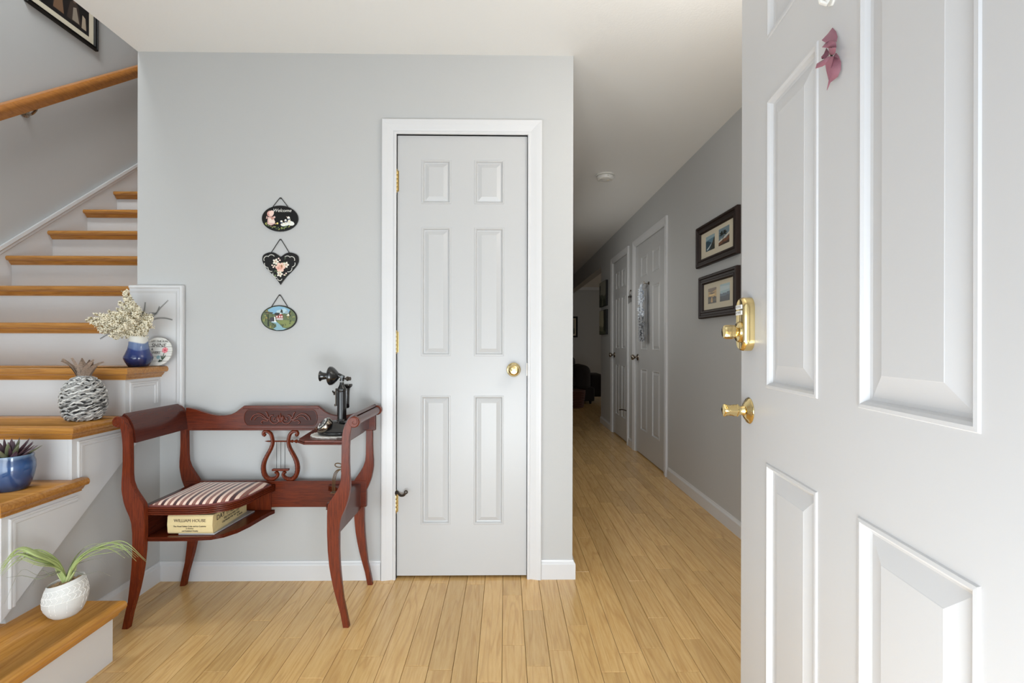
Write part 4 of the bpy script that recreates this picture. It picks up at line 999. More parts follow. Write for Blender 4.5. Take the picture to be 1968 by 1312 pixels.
g3((226, 220, 210), [(790, 690), (802, 672), (835, 706), (770, 712)])
for x in (715, 785, 838): g3((230, 214, 210), [(x - 18, 745), (x + 14, 745), (x + 14, 785), (x - 18, 785)])
g3((190, 180, 176), [(700, 800), (866, 800), (866, 850), (700, 850)])
e3((58, 54, 60), 590, 840, 70, 62); g3((236, 238, 236), [(645, 765), (672, 780), (684, 890), (650, 890)]); g3((214, 224, 228), [(560, 900), (600, 888), (710, 886), (700, 912)])
g3((226, 222, 200), [(950, 745), (1000, 690), (1036, 740), (1010, 750)]); g3((150, 170, 176), [(920, 640), (980, 600), (1000, 690), (930, 700)])
g3((32, 40, 26), [(480, 700), (498, 700), (515, 1010), (478, 1010)]); g3((36, 42, 30), [(800, 660), (820, 575), (848, 600), (866, 680)]); g3((40, 40, 32), [(1020, 640), (1050, 620), (1050, 760), (1030, 760)])
g3((66, 60, 44), [(380, 600), (395, 650), (620, 660), (600, 690), (400, 680)])
plaque('oval plaque painted with a red mill by a stream', oval, (538.5, 566), (523, 589), (553.5, 589), P3, M_blackf)

# ================================================================ THINGS ON THE STEPS
# blue and white glazed vase with dried flowers
VY = 2.125; vz = 5 * RISE + .0005
vx = at_y(266, 690, VY).x
def gradmat(name, stops, z0, z1, rough=.12, wob=0.012):
    m = bpy.data.materials.new(name); m.use_nodes = True; nt = m.node_tree; b = nt.nodes['Principled BSDF']; b.inputs['Roughness'].default_value = rough; b.inputs['Coat Weight'].default_value = .4
    g = nt.nodes.new('ShaderNodeNewGeometry'); s = nt.nodes.new('ShaderNodeSeparateXYZ'); nt.links.new(g.outputs['Position'], s.inputs[0])
    n = nt.nodes.new('ShaderNodeTexNoise'); n.inputs['Scale'].default_value = 11; n.inputs['Detail'].default_value = 1; nt.links.new(g.outputs['Position'], n.inputs['Vector'])
    a = nt.nodes.new('ShaderNodeMath'); a.operation = 'MULTIPLY_ADD'; a.inputs[1].default_value = wob * 4; nt.links.new(n.outputs['Fac'], a.inputs[0]); nt.links.new(s.outputs[2], a.inputs[2])
    r = nt.nodes.new('ShaderNodeMapRange'); r.inputs[1].default_value = z0 + wob * 2; r.inputs[2].default_value = z1 + wob * 2; nt.links.new(a.outputs[0], r.inputs[0])
    c = nt.nodes.new('ShaderNodeValToRGB'); nt.links.new(r.outputs[0], c.inputs[0]); e = c.color_ramp.elements
    e[0].position = stops[0][0]; e[0].color = srgb(*stops[0][1]); e[1].position = stops[-1][0]; e[1].color = srgb(*stops[-1][1])
    for p, col in stops[1:-1]: k = e.new(p); k.color = srgb(*col)
    nt.links.new(c.outputs[0], b.inputs['Base Color']); return m
M_vase = gradmat('vase_glaze', [(0, (18, 24, 46)), (.22, (28, 40, 84)), (.56, (40, 58, 116)), (.60, (92, 110, 150)), (.78, (104, 122, 158)), (.81, (214, 212, 204)), (1, (220, 218, 210))], vz, vz + .135)
vs = MB().lathe([(r_ * .86, z_) for r_, z_ in [(0, 0), (.040, 0), (.043, .004), (.055, .022), (.0625, .037), (.062, .044), (.054, .060), (.046, .078), (.0415, .098), (.040, .118), (.0385, .130), (.036, .134), (.034, .130), (.035, .112), (.040, .09), (.045, .06), (.04, .02), (0, .012)]], (vx, VY, vz), 40).build('vase', M_vase, None, smooth=True, angle=60)
tag(vs, 'small blue and white glazed vase holding dried cream flowers', 'vase')
fl_r = root('dried_flowers', (vx, VY, vz + .10), 'spreading bunch of cream dried flowers standing in the blue vase', 'flowers')
M_cream = mat('dried_cream_flower', (232, 224, 202), .85, var=.08, vscale=60)
M_creamd = mat('shaded_dried_bud', (150, 136, 100), .85)
M_stem = mat('dried_stem', (92, 78, 48), .8); M_twig = mat('dark_twig', (66, 66, 62), .8)
rf = random.Random(21)
def fpos(px, py, dy=0): v = at_y(px, py, VY + dy); return v
tips0 = [(172, 612, -.03), (178, 622, -.06), (184, 604, 0), (190, 632, -.04), (198, 612, -.07), (200, 640, -.02), (210, 599, .02), (212, 646, -.05), (214, 622, -.09), (222, 606, -.05), (226, 594, .03), (222, 650, -.02),
        (236, 586, -.02), (243, 558, .0), (240, 574, -.04), (248, 578, .02), (236, 600, -.08), (252, 590, -.05), (258, 584, .01), (266, 592, -.03), (274, 600, .02), (282, 606, -.01), (290, 610, -.04), (286, 620, -.07), (292, 628, -.02), (276, 632, -.06), (262, 606, -.09), (250, 612, -.10), (240, 624, -.10),
        (228, 634, -.09), (254, 640, -.04), (206, 628, .02), (218, 638, .02), (246, 594, .03), (270, 612, .03), (232, 612, .03), (280, 640, .0), (196, 618, .03)]
tips = [(a + (rf.uniform(-9, 9) if k_ else 0), b + (rf.uniform(-6, 7) if k_ else 0), c + (rf.uniform(-.02, .02) if k_ else 0)) for a, b, c in tips0 for k_ in (0, 1)]
nb = fpos(266, 648)
blobs = MB(); stems = MB()
def blossom(mb, p, r):
    v = Vector((rf.gauss(0, 1), rf.gauss(0, 1), rf.gauss(0, 1))).normalized(); u = v.orthogonal().normalized(); w_ = v.cross(u)
    mb.add([p + v * r * 1.3, p + u * r * .7, p + w_ * r * .7, p - u * r * .7, p - w_ * r * .7, p - v * r * .8], [(0, 1, 2), (0, 2, 3), (0, 3, 4), (0, 4, 1), (5, 2, 1), (5, 3, 2), (5, 4, 3), (5, 1, 4)])
for i, (px, py, dy) in enumerate(tips):
    t = fpos(px, py, dy)
    if t.x < XPAN - 0.0 and False: pass
    mid_ = (nb + t) / 2 + Vector((0, 0, .022 + .01 * rf.random()))
    cv = cat_rom([Vector((vx + (rf.random() - .5) * .03, VY + (rf.random() - .5) * .03, vz + .10)), nb + Vector((rf.uniform(-.01, .01), rf.uniform(-.01, .01), 0)), mid_, t], 7)
    fs = MB(); fs.tube(cv, .0010, 4, 0); 
    m0 = 9
    for j, q in enumerate(cv[m0:]):
        f = (j + 1) / (len(cv) - m0); rad = .0165 * (1.05 - .7 * f)
        for k in range(14): 
            p = q + Vector((rf.uniform(-1, 1), rf.uniform(-1, 1), rf.uniform(-1, 1))) * rad * rf.choice([.6, 1, 1, 1.35])
            o_ = len(fs.f); blossom(fs, p, rf.uniform(.0030, .0050)); 
            for z_ in range(o_, len(fs.f)): fs.m[z_] = 1 if (j + k) % 5 else 2
    fs.build('flower_sprig', [M_stem, M_cream, M_creamd], fl_r)
tw = [[(282, 622), (296, 606), (308, 592), (322, 578)], [(284, 618), (300, 612), (316, 611), (330, 614)], [(270, 612), (277, 596), (279, 582)], [(240, 640), (210, 642), (194, 650)], [(288, 600), (300, 602), (306, 590)]]
for pl in tw:
    g = MB(); cv = cat_rom([fpos(a, b, -.02) for a, b in pl], 6); g.tube([nb] + cv, .0008, 4)
    for j in range(2, len(cv)):
        for sgn in (-1, 1):
            d_ = (cv[j] - cv[j - 1]).normalized(); n_ = Vector((-d_.z, 0, d_.x)) * sgn
            L_ = .012 * (1 - .5 * j / len(cv)); g.tube([cv[j], cv[j] + d_ * L_ * .7 + n_ * L_ * .6], [.0012, .0003], 4)
    g.build('twig', M_twig, fl_r)
# round sign leaning behind the vase
sx, sz = at_y(303, 669, 2.195).x, vz
SRd = .064; lean = R(9)
sroot = root('round_sign', (sx, 2.195, sz), 'small round white plank sign about sunshine and flowers leaning behind the vase', 'sign')
def sf_(a, b, h): return (sx + a, 2.190 + math.sin(lean) * (b + SRd) - math.cos(lean) * h, sz + .0005 + (b + SRd) * math.cos(lean) + math.sin(lean) * h + .001)
M_ww = wood('whitewashed_plank', srgb(150, 146, 140), srgb(204, 202, 196), srgb(222, 220, 214), 'X', .7, .8, 2.5)
cuts = [-SRd, -.043, -.021, 0.000, .021, .043, SRd]
for k in range(6):
    b0, b1 = cuts[k] + .0006, cuts[k + 1] - .0006; n = 8; pts = []
    for i in range(n + 1): b = b0 + (b1 - b0) * i / n; pts.append((math.sqrt(max(0, SRd ** 2 - b * b)) + 1e-5, b))
    pts += [(-a, b) for a, b in pts[::-1]]
    MB().prism(pts, sf_, 0.001, .006).build('plank', M_ww, sroot)
MB().prism([(SRd * math.cos(t) * .985, SRd * math.sin(t) * .985) for t in [i * math.pi / 18 for i in range(36)]], sf_, 0, .0035).build('backing', M_iron, sroot)
Ms = frame3((0, 0, 0), (1, 0, 0), (0, math.sin(lean), math.cos(lean)))
def st_(body, a, b, size, **k):
    M = Ms.copy(); p = sf_(a, b, .0066); M.translation = Vector(p); text('lettering', body, size, M_inkd, sroot, M, extr=.0002, **k)
st_('LET THE SUN', .004, .046, .0125); st_('SHINE', .002, .0275, .024, shear=.15); st_('&', -.024, .010, .014); st_('FLOWERS', -.018, -.006, .014, shear=.1)
pr_ = []
for k in range(12): t = k * math.pi / 6; pr_.append(((206, 104, 116) if k % 2 else (226, 150, 154), [(.033 + .004 * math.cos(t + .9), .006 + .004 * math.sin(t + .9)), (.033 + .0125 * math.cos(t + .2), .006 + .0125 * math.sin(t + .2)), (.033 + .014 * math.cos(t), .006 + .014 * math.sin(t)), (.033 + .0125 * math.cos(t - .2), .006 + .0125 * math.sin(t - .2)), (.033 + .004 * math.cos(t - .9), .006 + .004 * math.sin(t - .9))]))
pr_.append(((190, 60, 70), [(.033 + .004 * math.cos(t), .006 + .004 * math.sin(t)) for t in [i * .6283 for i in range(10)]]))
for k in range(8): t = k * math.pi / 4; pr_.append(((130, 176, 184), [(.008 + .009 * math.cos(t + a), -.026 + .009 * math.sin(t + a)) for a in (0, .25, -.25)][:3] + [(.008, -.026)]))
pr_ += [((52, 66, 52), [(.030, -.008), (.0325, -.008), (.026, -.046), (.022, -.046)]), ((60, 78, 60), [(.026, -.034), (.034, -.022), (.040, -.014), (.038, -.026), (.028, -.038)]), ((50, 62, 52), [(.024, -.040), (.014, -.036), (.008, -.048), (.020, -.048)]), ((64, 82, 64), [(.022, -.034), (.018, -.018), (.024, -.022), (.027, -.034)])]
print_mesh('painting', pr_, lambda a, b, h: sf_(a, b, .0062 + h), sroot, rough=.7)

# woven pineapple
PY_ = 1.905; pz = 4 * RISE + .0005; px_ = at_y(161, 780, PY_).x
pine = root('woven_pineapple', (px_, PY_, pz), 'grey woven rope pineapple ornament with brown wooden leaves', 'ornament')
def ropemat(name, a, b, c):
    m = wood(name, srgb(*a), srgb(*b), srgb(*c), 'X', .75, 1.0, 6.0, 0, 0, .9); return m
M_rope = mat('grey_rope', (150, 148, 145), .75, var=.62, vscale=95)
M_ropew = mat('white_rope', (200, 198, 194), .75, var=.5, vscale=140)
M_roped = mat('charcoal_rope', (78, 76, 74), .75, var=.6, vscale=140)
M_dk = mat('dark_core', (40, 38, 38), .9)
prof_ = [(r_ * .78, z_) for r_, z_ in [(.052, .0), (.070, .012), (.082, .030), (.0885, .055), (.090, .080), (.086, .105), (.078, .128), (.064, .148), (.046, .162), (.026, .170)]]
def pr_at(z):
    for (r0, z0_), (r1, z1_) in zip(prof_, prof_[1:]):
        if z0_ <= z <= z1_: return r0 + (r1 - r0) * (z - z0_) / (z1_ - z0_)
    return prof_[-1][0]
MB().lathe([(0, .001)] + [(r - .005, z + .001) for r, z in prof_] + [(0, .170)], (px_, PY_, pz), 32).build('core', M_dk, pine, smooth=True)
rpi = random.Random(9)
for row in range(13):
    zc_ = .008 + row * .0129
    for strand in range(3):
        pts = []; n = 72; ph_ = rpi.uniform(0, 6.28); lobes = (7, 9, 6, 8)[(row + strand) % 4]
        for i in range(n + 1):
            t = 2 * math.pi * i / n
            zz_ = zc_ + .0044 * math.sin(lobes * t + ph_ + strand * 2.1) + .0015 * math.sin(23 * t + ph_)
            r_ = pr_at(min(.169, max(0, zz_))) - .001 + .0035 * math.cos(lobes * t + ph_ + strand * 2.1)
            pts.append((px_ + r_ * math.cos(t + .01 * row), PY_ + r_ * math.sin(t + .01 * row), pz + max(.0036, zz_)))
        MB().tube(pts, .0033 if strand else .0028, 6).build('rope_strand', M_ropew if (strand + row) % 3 == 1 else (M_roped if (strand + row) % 5 == 0 else M_rope), pine, smooth=True)
M_leafw = wood('bleached_brown_leaf', srgb(50, 42, 38), srgb(110, 92, 80), srgb(160, 138, 120), 'X', .7, 1, 7, 0, 0, .8)
for k, (a, ln, tilt) in enumerate([(-172, .094, 36), (-150, .092, 27), (-118, .086, 13), (-58, .086, 14), (-24, .092, 30), (-6, .096, 40), (95, .075, 10)]):
    aa = R(a); d = Vector((math.cos(aa), math.sin(aa), 0)); side = Vector((-math.sin(aa), math.cos(aa), 0)); rings = []
    for j in range(9):
        f = j / 8; th_ = R(tilt) * (.35 + .8 * f); q = Vector((px_, PY_, pz + .160)) + d * (.016 + ln * f * math.sin(th_)) + Vector((0, 0, ln * f * math.cos(th_)))
        wd = .0155 * (1 - f ** 2.2) * (.8 + .5 * math.sin(f * 3)) + .001
        no = d * math.cos(th_) - Vector((0, 0, 1)) * math.sin(th_)
        rings.append([q - side * wd + no * -.004, q + no * .003, q + side * wd + no * -.004, q + no * -.001])
    MB().loops(rings, True, True, True).build('leaf', M_leafw, pine, smooth=True)
MB().lathe([(.024, .158), (.026, .166), (.022, .174), (0, .174)], (px_, PY_, pz), 20).build('crown_base', M_rope, pine, smooth=True)

# blue bowl planter with purple succulent
BYc = 1.665; bz_ = 3 * RISE + .0005; bxc = at_y(21, 900, BYc).x
M_blue = gradmat('blue_glaze', [(0, (20, 34, 66)), (.3, (36, 60, 100)), (.7, (52, 82, 128)), (.9, (42, 66, 106)), (1, (110, 134, 160))], bz_, bz_ + .12, .1, .008)
bp_ = root('succulent_planter', (bxc, BYc, bz_), 'glossy blue bowl planter with a dark purple succulent on a step', 'potted plant')
MB().lathe([(r_ * .82, z_) for r_, z_ in [(0, .0), (.050, .0), (.054, .004), (.064, .022), (.0725, .048), (.0765, .072), (.0755, .094), (.070, .108), (.0715, .114), (.070, .119), (.0655, .117), (.064, .108), (.066, .09), (.06, .085), (0, .085)]], (bxc, BYc, bz_), 44).build('bowl', M_blue, bp_, smooth=True, angle=60)
MB().lathe([(0, .100), (.053, .098), (.052, .090)], (bxc, BYc, bz_), 24).build('soil', M_dk, bp_)
M_suc = mat('purple_succulent_leaf', (72, 50, 60), .45, var=.2, vscale=30); M_sucg = mat('green_succulent_leaf', (96, 100, 76), .45, var=.2, vscale=30)
rs = random.Random(4)
def fat_leaf(base, d, L_, wd, parent, m, name='leaf', curve=.25, thick=.45):
    d = d.normalized(); side = d.cross(Vector((0, 0, 1))); side = side.normalized() if side.length > 1e-3 else Vector((1, 0, 0)); no = side.cross(d); rings = []
    for j in range(8):
        f = j / 7; q = base + d * L_ * f + Vector((0, 0, 1)) * curve * L_ * f * f
        w_ = wd * (math.sin(math.pi * min(1, (.12 + f * .88))) ** .7) * (1 - .15 * f) + .0006
        rings.append([q + side * w_ * math.cos(a) + no * w_ * thick * math.sin(a) for a in [i * math.pi / 4 for i in range(8)]])
    MB().loops(rings, True, True, True).build(name, m, parent, smooth=True, angle=80)
sb_ = Vector((bxc - .002, BYc - .005, bz_ + .104))
for ringi, (n, elev, L_, wd) in enumerate([(11, 16, .074, .0085), (10, 34, .068, .0085), (8, 54, .060, .008), (5, 74, .054, .0075)]):
    for k in range(n):
        a = 2 * math.pi * (k + .5 * (ringi % 2)) / n + rs.uniform(-.15, .15); e = R(elev + rs.uniform(-8, 8))
        fat_leaf(sb_ + Vector((math.cos(a), math.sin(a), 0)) * .008, Vector((math.cos(a) * math.cos(e), math.sin(a) * math.cos(e), math.sin(e))), L_ * rs.uniform(.85, 1.1), wd, bp_, M_suc if rs.random() < .72 else M_sucg)
for k, (a, e, L_) in enumerate([(-20, 24, .082), (-35, 18, .078), (5, 28, .08), (-50, 35, .07), (-10, 42, .075)]):
    fat_leaf(sb_ + Vector((.012, -.002, 0)), Vector((math.cos(R(a)) * math.cos(R(e)), math.sin(R(a)) * math.cos(R(e)), math.sin(R(e)))), L_, .0055, bp_, M_suc, curve=.12)

# grey white cement pot with airy green plant
WY = 1.612; wz = RISE + .0005; wx = at_y(126, 1150, WY).x
M_cem = mat('white_cement', (206, 205, 202), .85, bump=.4, bscale=350, var=.04, vscale=30)
wpot = root('cement_planter', (wx, WY, wz), 'slant-topped pale cement pot with arching grassy green plant on the lowest step', 'potted plant')
n = 48; rings = []
def wring(r, z, tilt=0.0):
    r *= .74
    return [(wx + r * math.cos(t) * 1.0, WY + r * math.sin(t), wz + z + tilt * (math.cos(t) * r + .3 * math.sin(t) * r)) for t in [2 * math.pi * i / n for i in range(n)]]
pf = [(.001, .002, 0), (.040, .002, 0), (.046, .000, 0), (.050, .003, 0), (.060, .010, 0), (.074, .030, .05), (.0795, .050, .08), (.078, .072, .13), (.071, .094, .18), (.065, .110, .22), (.0625, .113, .22), (.060, .110, .22), (.064, .090, .16), (.060, .085, .15), (.001, .085, 0)]
MB().loops([wring(*p) for p in pf], True, True, True).build('pot', M_cem, wpot, smooth=True, angle=60)
def wsurf(t, z):
    for (r0, z0_, t0), (r1, z1_, t1) in zip(pf[2:9], pf[3:10]):
        if z0_ <= z <= z1_:
            f = (z - z0_) / (z1_ - z0_); r = r0 + (r1 - r0) * f; tl_ = t0 + (t1 - t0) * f; r = r * .74 + .0004
            return Vector((wx + r * math.cos(t), WY + r * math.sin(t), wz + z + tl_ * (math.cos(t) * r + .3 * math.sin(t) * r)))
    return None
M_line = mat('white_incised_line', (240, 239, 236), .8)
g = MB()
for zl in (.060, .080, .100):
    g.tube([wsurf(2 * math.pi * i / 48, zl) for i in range(49)], .0008, 4)
for i in range(24):
    t = 2 * math.pi * i / 24
    for za_, zb2, sg in ((.060, .070, 1), (.070, .080, -1), (.080, .090, 1), (.090, .100, -1)):
        g.tube([wsurf(t + (0 if sg > 0 else .16), za_), wsurf(t + (.16 if sg > 0 else 0), zb2)], .0007, 4)
for i in (0, 1, 3, 6, 7, 9, 12, 13, 15, 18, 19, 21): t = 2 * math.pi * i / 24; g.tube([wsurf(t, .022), wsurf(t, .041), wsurf(t, .060)], .0007, 4)
g.build('incised_pattern', M_line, wpot)
M_peb = mat('brown_gravel', (150, 124, 92), .8, var=.45, vscale=90)
g = MB(); rg = random.Random(2)
for i in range(170):
    r = .042 * math.sqrt(rg.random()); t = rg.uniform(0, 6.28); s_ = rg.uniform(.003, .0052)
    c_ = (wx + r * math.cos(t), WY + r * math.sin(t), wz + .102 + .2 * r * math.cos(t) + .06 * r * math.sin(t) + .006 * (1 - r / .045))
    g.lathe([(0, -s_ * .6), (s_ * .8, -s_ * .3), (s_, .0), (s_ * .7, s_ * .5), (0, s_ * .6)], c_, 6, sx=rg.uniform(.7, 1.2), sy=rg.uniform(.7, 1.2))
g.build('gravel', M_peb, wpot, smooth=True, kind='stuff')
M_grass = mat('airplant_green', (158, 172, 112), .5, var=.18, vscale=14); M_grassd = mat('airplant_grey', (128, 130, 110), .6, var=.2, vscale=14); M_grassl = mat('airplant_base', (176, 184, 128), .5, var=.1, vscale=20)
gb = Vector((wx + .002, WY, wz + .100))
def blade(pts, r0, m, flat=.35):
    cv = cat_rom(pts, 6); n = len(cv); rad = [max(.0004, r0 * (1 - (i / (n - 1)) ** 1.6)) for i in range(n)]
    MB().tube(cv, rad, 6, flat=flat).build('leaf', m, wpot, smooth=True, angle=80)
def gp(px, py, y): return at_y(px, py, y)
bl = [((-4, 1098), 1.42, .0050, 1052), ((-6, 1104), 1.44, .0050, 1062), ((2, 1092), 1.46, .0046, 1050), ((-4, 1110), 1.43, .005, 1068), ((30, 1078), 1.50, .004, 1050), ((22, 1088), 1.48, .004, 1055), ((44, 1072), 1.52, .0036, 1048), ((8, 1160), 1.44, .0026, 1092), ((12, 1110), 1.47, .0022, 1098), ((62, 1126), 1.49, .0018, 1092), ((60, 1090), 1.50, .003, 1060), ((-2, 1085), 1.47, .004, 1056),
      ((262, 1078), 1.56, .0044, 1040), ((280, 1076), 1.55, .0040, 1036), ((256, 1064), 1.60, .0046, 1042), ((240, 1072), 1.58, .004, 1046), ((212, 1106), 1.60, .0024, 1090), ((202, 1070), 1.62, .0022, 1066), ((206, 1034), 1.60, .0020, 1040), ((196, 1036), 1.62, .0026, 1044), ((226, 1056), 1.63, .0032, 1044), ((232, 1064), 1.6, .003, 1042), ((204, 1084), 1.61, .0018, 1066), ((266, 1070), 1.57, .003, 1038), ((246, 1056), 1.55, .004, 1044)]
bl = bl + [((tx + rg.uniform(-10, 10), ty + rg.uniform(-9, 9)), yy2 + rg.uniform(-.02, .02), r0 * .9, ar_ + rg.uniform(-8, 10)) for (tx, ty), yy2, r0, ar_ in bl if r0 > .003]
for (tx, ty), yy2, r0, arch in bl:
    r0 *= 1.25 if r0 > .003 else 1
    t = gp(tx, ty, yy2); t.x = max(t.x, XPAN + .008) if yy2 > 1.46 else max(t.x, XPAN + .006)
    m_x = (tx + 126) / 2; q = gp(m_x + (126 - m_x) * .15, arch + 14, (yy2 + WY) / 2); q2 = gp(m_x + (tx - m_x) * .45, arch + (4 if abs(ty - arch) > 30 else 8), (yy2 * 2 + WY) / 3)
    q.x = max(q.x, XPAN + .012); q2.x = max(q2.x, XPAN + .01)
    up_ = gb + (q - gb) * .35 + Vector((0, 0, .03))
    blade([gb + Vector((rg.uniform(-.006, .006), rg.uniform(-.006, .006), 0)), up_, q, q2, t], r0, M_grassd if r0 < .0027 else M_grass)
for i in range(8):
    a = i * .785; fat_leaf(gb + Vector((0, 0, -.008)), Vector((math.cos(a) * .6, math.sin(a) * .3, 1)), .065, .006, wpot, M_grassl, curve=.05, thick=.5)

# ================================================================ HALL: GARLAND, KEYS
gx = at_x(1240, 600, XR - .012)
gy = gx.y; gtop = at_x(1240, 548, XR - .01).z; gbot = at_x(1240, 655, XR - .01).z
gr = root('flower_garland', (XR - .02, gy, gbot), 'pale blue grey fabric flower garland hanging on the nearer hall door', 'garland')
M_gar = mat('pale_blue_petals', (214, 220, 228), .8, var=.12, vscale=30); M_gard = mat('grey_petals', (158, 160, 164), .8, var=.12, vscale=30)
rl = random.Random(17)
nrow = 18
for k in range(nrow):
    z = gtop - (gtop - gbot) * (k + .5) / nrow
    for sgn in (-1, 0, 1):
        c_ = Vector((XR - .030 - rl.uniform(0, .02), gy + sgn * .045 * (0.5 + .5 * min(1, k / 3)) + rl.uniform(-.012, .012), z + rl.uniform(-.006, .006)))
        g = MB()
        for p in range(6):
            a = p * 1.047 + rl.random(); u = Vector((-.35, math.cos(a), math.sin(a))).normalized(); v = u.cross(Vector((1, 0, 0))).normalized(); s_ = .037
            g.add([c_, c_ + u * s_ * .5 + v * s_ * .38, c_ + u * s_ + Vector((-.006, 0, 0)), c_ + u * s_ * .5 - v * s_ * .38, c_ + u * s_ * .5 + Vector((.004, 0, 0))], [(0, 1, 2, 3), (0, 3, 2, 4), (0, 4, 2, 1)])
        g.build('flower', M_gar if k < 10 else M_gard, gr)
hk = at_x(1246, 544, XR)
g = MB().lathe([(0, 0), (.016, 0), (.016, -.004), (0, -.006)], (XR + .0065, hk.y, hk.z), 16, 'x').tube(cat_rom([(XR + .005, hk.y, hk.z), (XR - .02, hk.y, hk.z - .004), (XR - .04, hk.y, hk.z + .004), (XR - .042, hk.y, hk.z + .02)], 4), .004, 8)
g.tube([(XR - .034, hk.y, hk.z + .003), (XR - .03, gy, gtop)], .002, 5)
tag(g.build('door_hook', M_nickel, None, smooth=True), 'small dark metal hook on the nearer hall door holding the garland', 'hook')
ky = at_x(1213, 571, XR)
kr = root('key_hanger', (XR, ky.y, ky.z), 'bunch of keys and trinkets hanging on the wall between the hall doors', 'keys')
MB().lathe([(0, 0), (.008, 0), (.006, -.012), (0, -.014)], (XR, ky.y, ky.z + .07), 10, 'x').build('nail', M_iron, kr)
MB().tube([(XR - .012, ky.y + .022 * math.cos(t), ky.z + .045 + .022 * math.sin(t)) for t in [i * math.pi / 8 for i in range(17)]], .002, 6).build('key_ring', M_nickel, kr)
for j in range(4):
    dyj = (j - 1.5) * .018
    g = MB().prism([(-(ky.y + dyj + .011 * math.cos(t)), ky.z + .005 + .011 * math.sin(t)) for t in [i * math.pi / 6 for i in range(12)]], hw, .008 + .004 * j, .0105 + .004 * j)
    g.box(XR - .0105 - .004 * j, XR - .008 - .004 * j, ky.y + dyj - .003, ky.y + dyj + .003, ky.z - .05 - .006 * j, ky.z + .0).tube([(XR - .010 - .004 * j, ky.y + dyj, ky.z + .012), (XR - .012, ky.y + dyj * .3, ky.z + .024)], .0015, 5)
    g.build('key', M_iron, kr)

# ================================================================ ENTRY DOOR HARDWARE (door frame coordinates, front at y=0)
def es(px): return 1.316 - 454.0 / (px - 1080.0)
kzv = ez(1438, 787); ksx = es(1440)
g = MB().lathe([(0, .002), (.033, .002), (.034, -.001), (.031, -.005), (.0255, -.007), (.022, -.011), (.014, -.014), (.0115, -.020), (.0115, -.028), (0, -.028)], (ksx, 0, kzv), 40, 'y')
g.build('rosette', M_brass, d4, smooth=True, label='polished brass round rosette')
rings = []
for f, rx, rz, tw_ in ((0, .0135, .0135, 0), (.1, .0145, .0150, 0), (.14, .0125, .0135, .1), (.3, .0135, .0140, .35), (.5, .0150, .0125, .7), (.7, .0155, .0130, 1.0), (.88, .0150, .0150, 1.2), (.96, .0135, .0140, 1.3), (1, .010, .011, 1.3)):
    rings.append([(ksx + rx * math.cos(t + tw_) * (1 + .12 * math.cos(4 * (t + tw_))), -.026 - .040 * f, kzv + .001 * 0 + rz * math.sin(t + tw_) * (1 + .12 * math.cos(4 * (t + tw_)))) for t in [i * math.pi / 16 for i in range(32)]])
MB().loops(rings, True, True, True).build('door_knob', M_brass, d4, smooth=True, label='polished brass faceted knob', angle=30)
kzd = ez(1440, 622)
hH, hW = .069, .0295
def stad(w_, h_, n=12):
    r = w_; return [(r * math.cos(t), (h_ - r) + r * math.sin(t)) for t in [math.pi * i / n for i in range(n + 1)]] + [(-r * math.cos(t), -(h_ - r) - r * math.sin(t)) for t in [math.pi * i / n for i in range(n + 1)]]
dbx = es(1442)
def rg_(w_, h_, y): return [(dbx + a, y, kzd + b) for a, b in stad(w_, h_)]
MB().loops([rg_(hW, hH, .001), rg_(hW, hH, -.018), rg_(hW * .94, hH * .975, -.024), rg_(hW * .80, hH * .93, -.027), rg_(hW * .72, hH * .90, -.026)], True, True, True).build('deadbolt_housing', M_brass, d4, smooth=True, angle=35, label='polished brass keypad deadbolt')
db = d4.children[-1]
for r_, (zz2, n_) in enumerate(((kzd + .044, 5), (kzd + .029, 5))):
    for j in range(n_):
        x_ = dbx + (j - 2) * .0082
        MB().box(x_ - .0035, x_ + .0035, -.0300, -.0262, zz2 - .0055, zz2 + .0055).build('key_button', M_white, db, bevel=.001)
for r_, zz2 in enumerate((kzd + .044, kzd + .029)):
    c = bpy.data.curves.new('lettering', 'FONT'); c.body = '1 2 3 4 5' if r_ == 0 else '6 7 8 9 0'; c.size = .0075; c.extrude = .0001; c.align_x = 'CENTER'; c.align_y = 'CENTER'; c.space_character = 1.12
    c.materials.append(M_inkd); o_ = bpy.data.objects.new('lettering', c); COL.objects.link(o_); o_.parent = db
    o_.matrix_local = frame3((dbx, -.0302, zz2), (1, 0, 0), (0, 0, 1))
MB().lathe([(0, -.020), (.026, -.022), (.027, -.029), (.024, -.033), (.016, -.035), (.013, -.038)], (dbx, 0, kzd - .020), 36, 'y').build('collar', M_brass, db, smooth=True)
rings = []
for y_, s_ in ((-.034, .0125), (-.038, .0165), (-.044, .0180), (-.060, .0180), (-.066, .0165), (-.068, .012)):
    rings.append([(dbx + s_ * math.cos(t) * (1 - .10 * abs(math.sin(4 * t))), y_, kzd - .020 + s_ * math.sin(t) * (1 - .10 * abs(math.sin(4 * t)))) for t in [i * math.pi / 24 for i in range(48)]])
MB().loops(rings, True, True, True).build('turn_knob', M_brass, db, smooth=True, angle=28)
for z_ in (.955, kzd - .02): MB().box(-.0015, .0005, .010, .036, z_ - .028, z_ + .028).build('latch_plate', M_brass, d4)
for z_ in (.25, 1.05, 1.83): hinge(d4, W4 + .004, z_, M_brass)

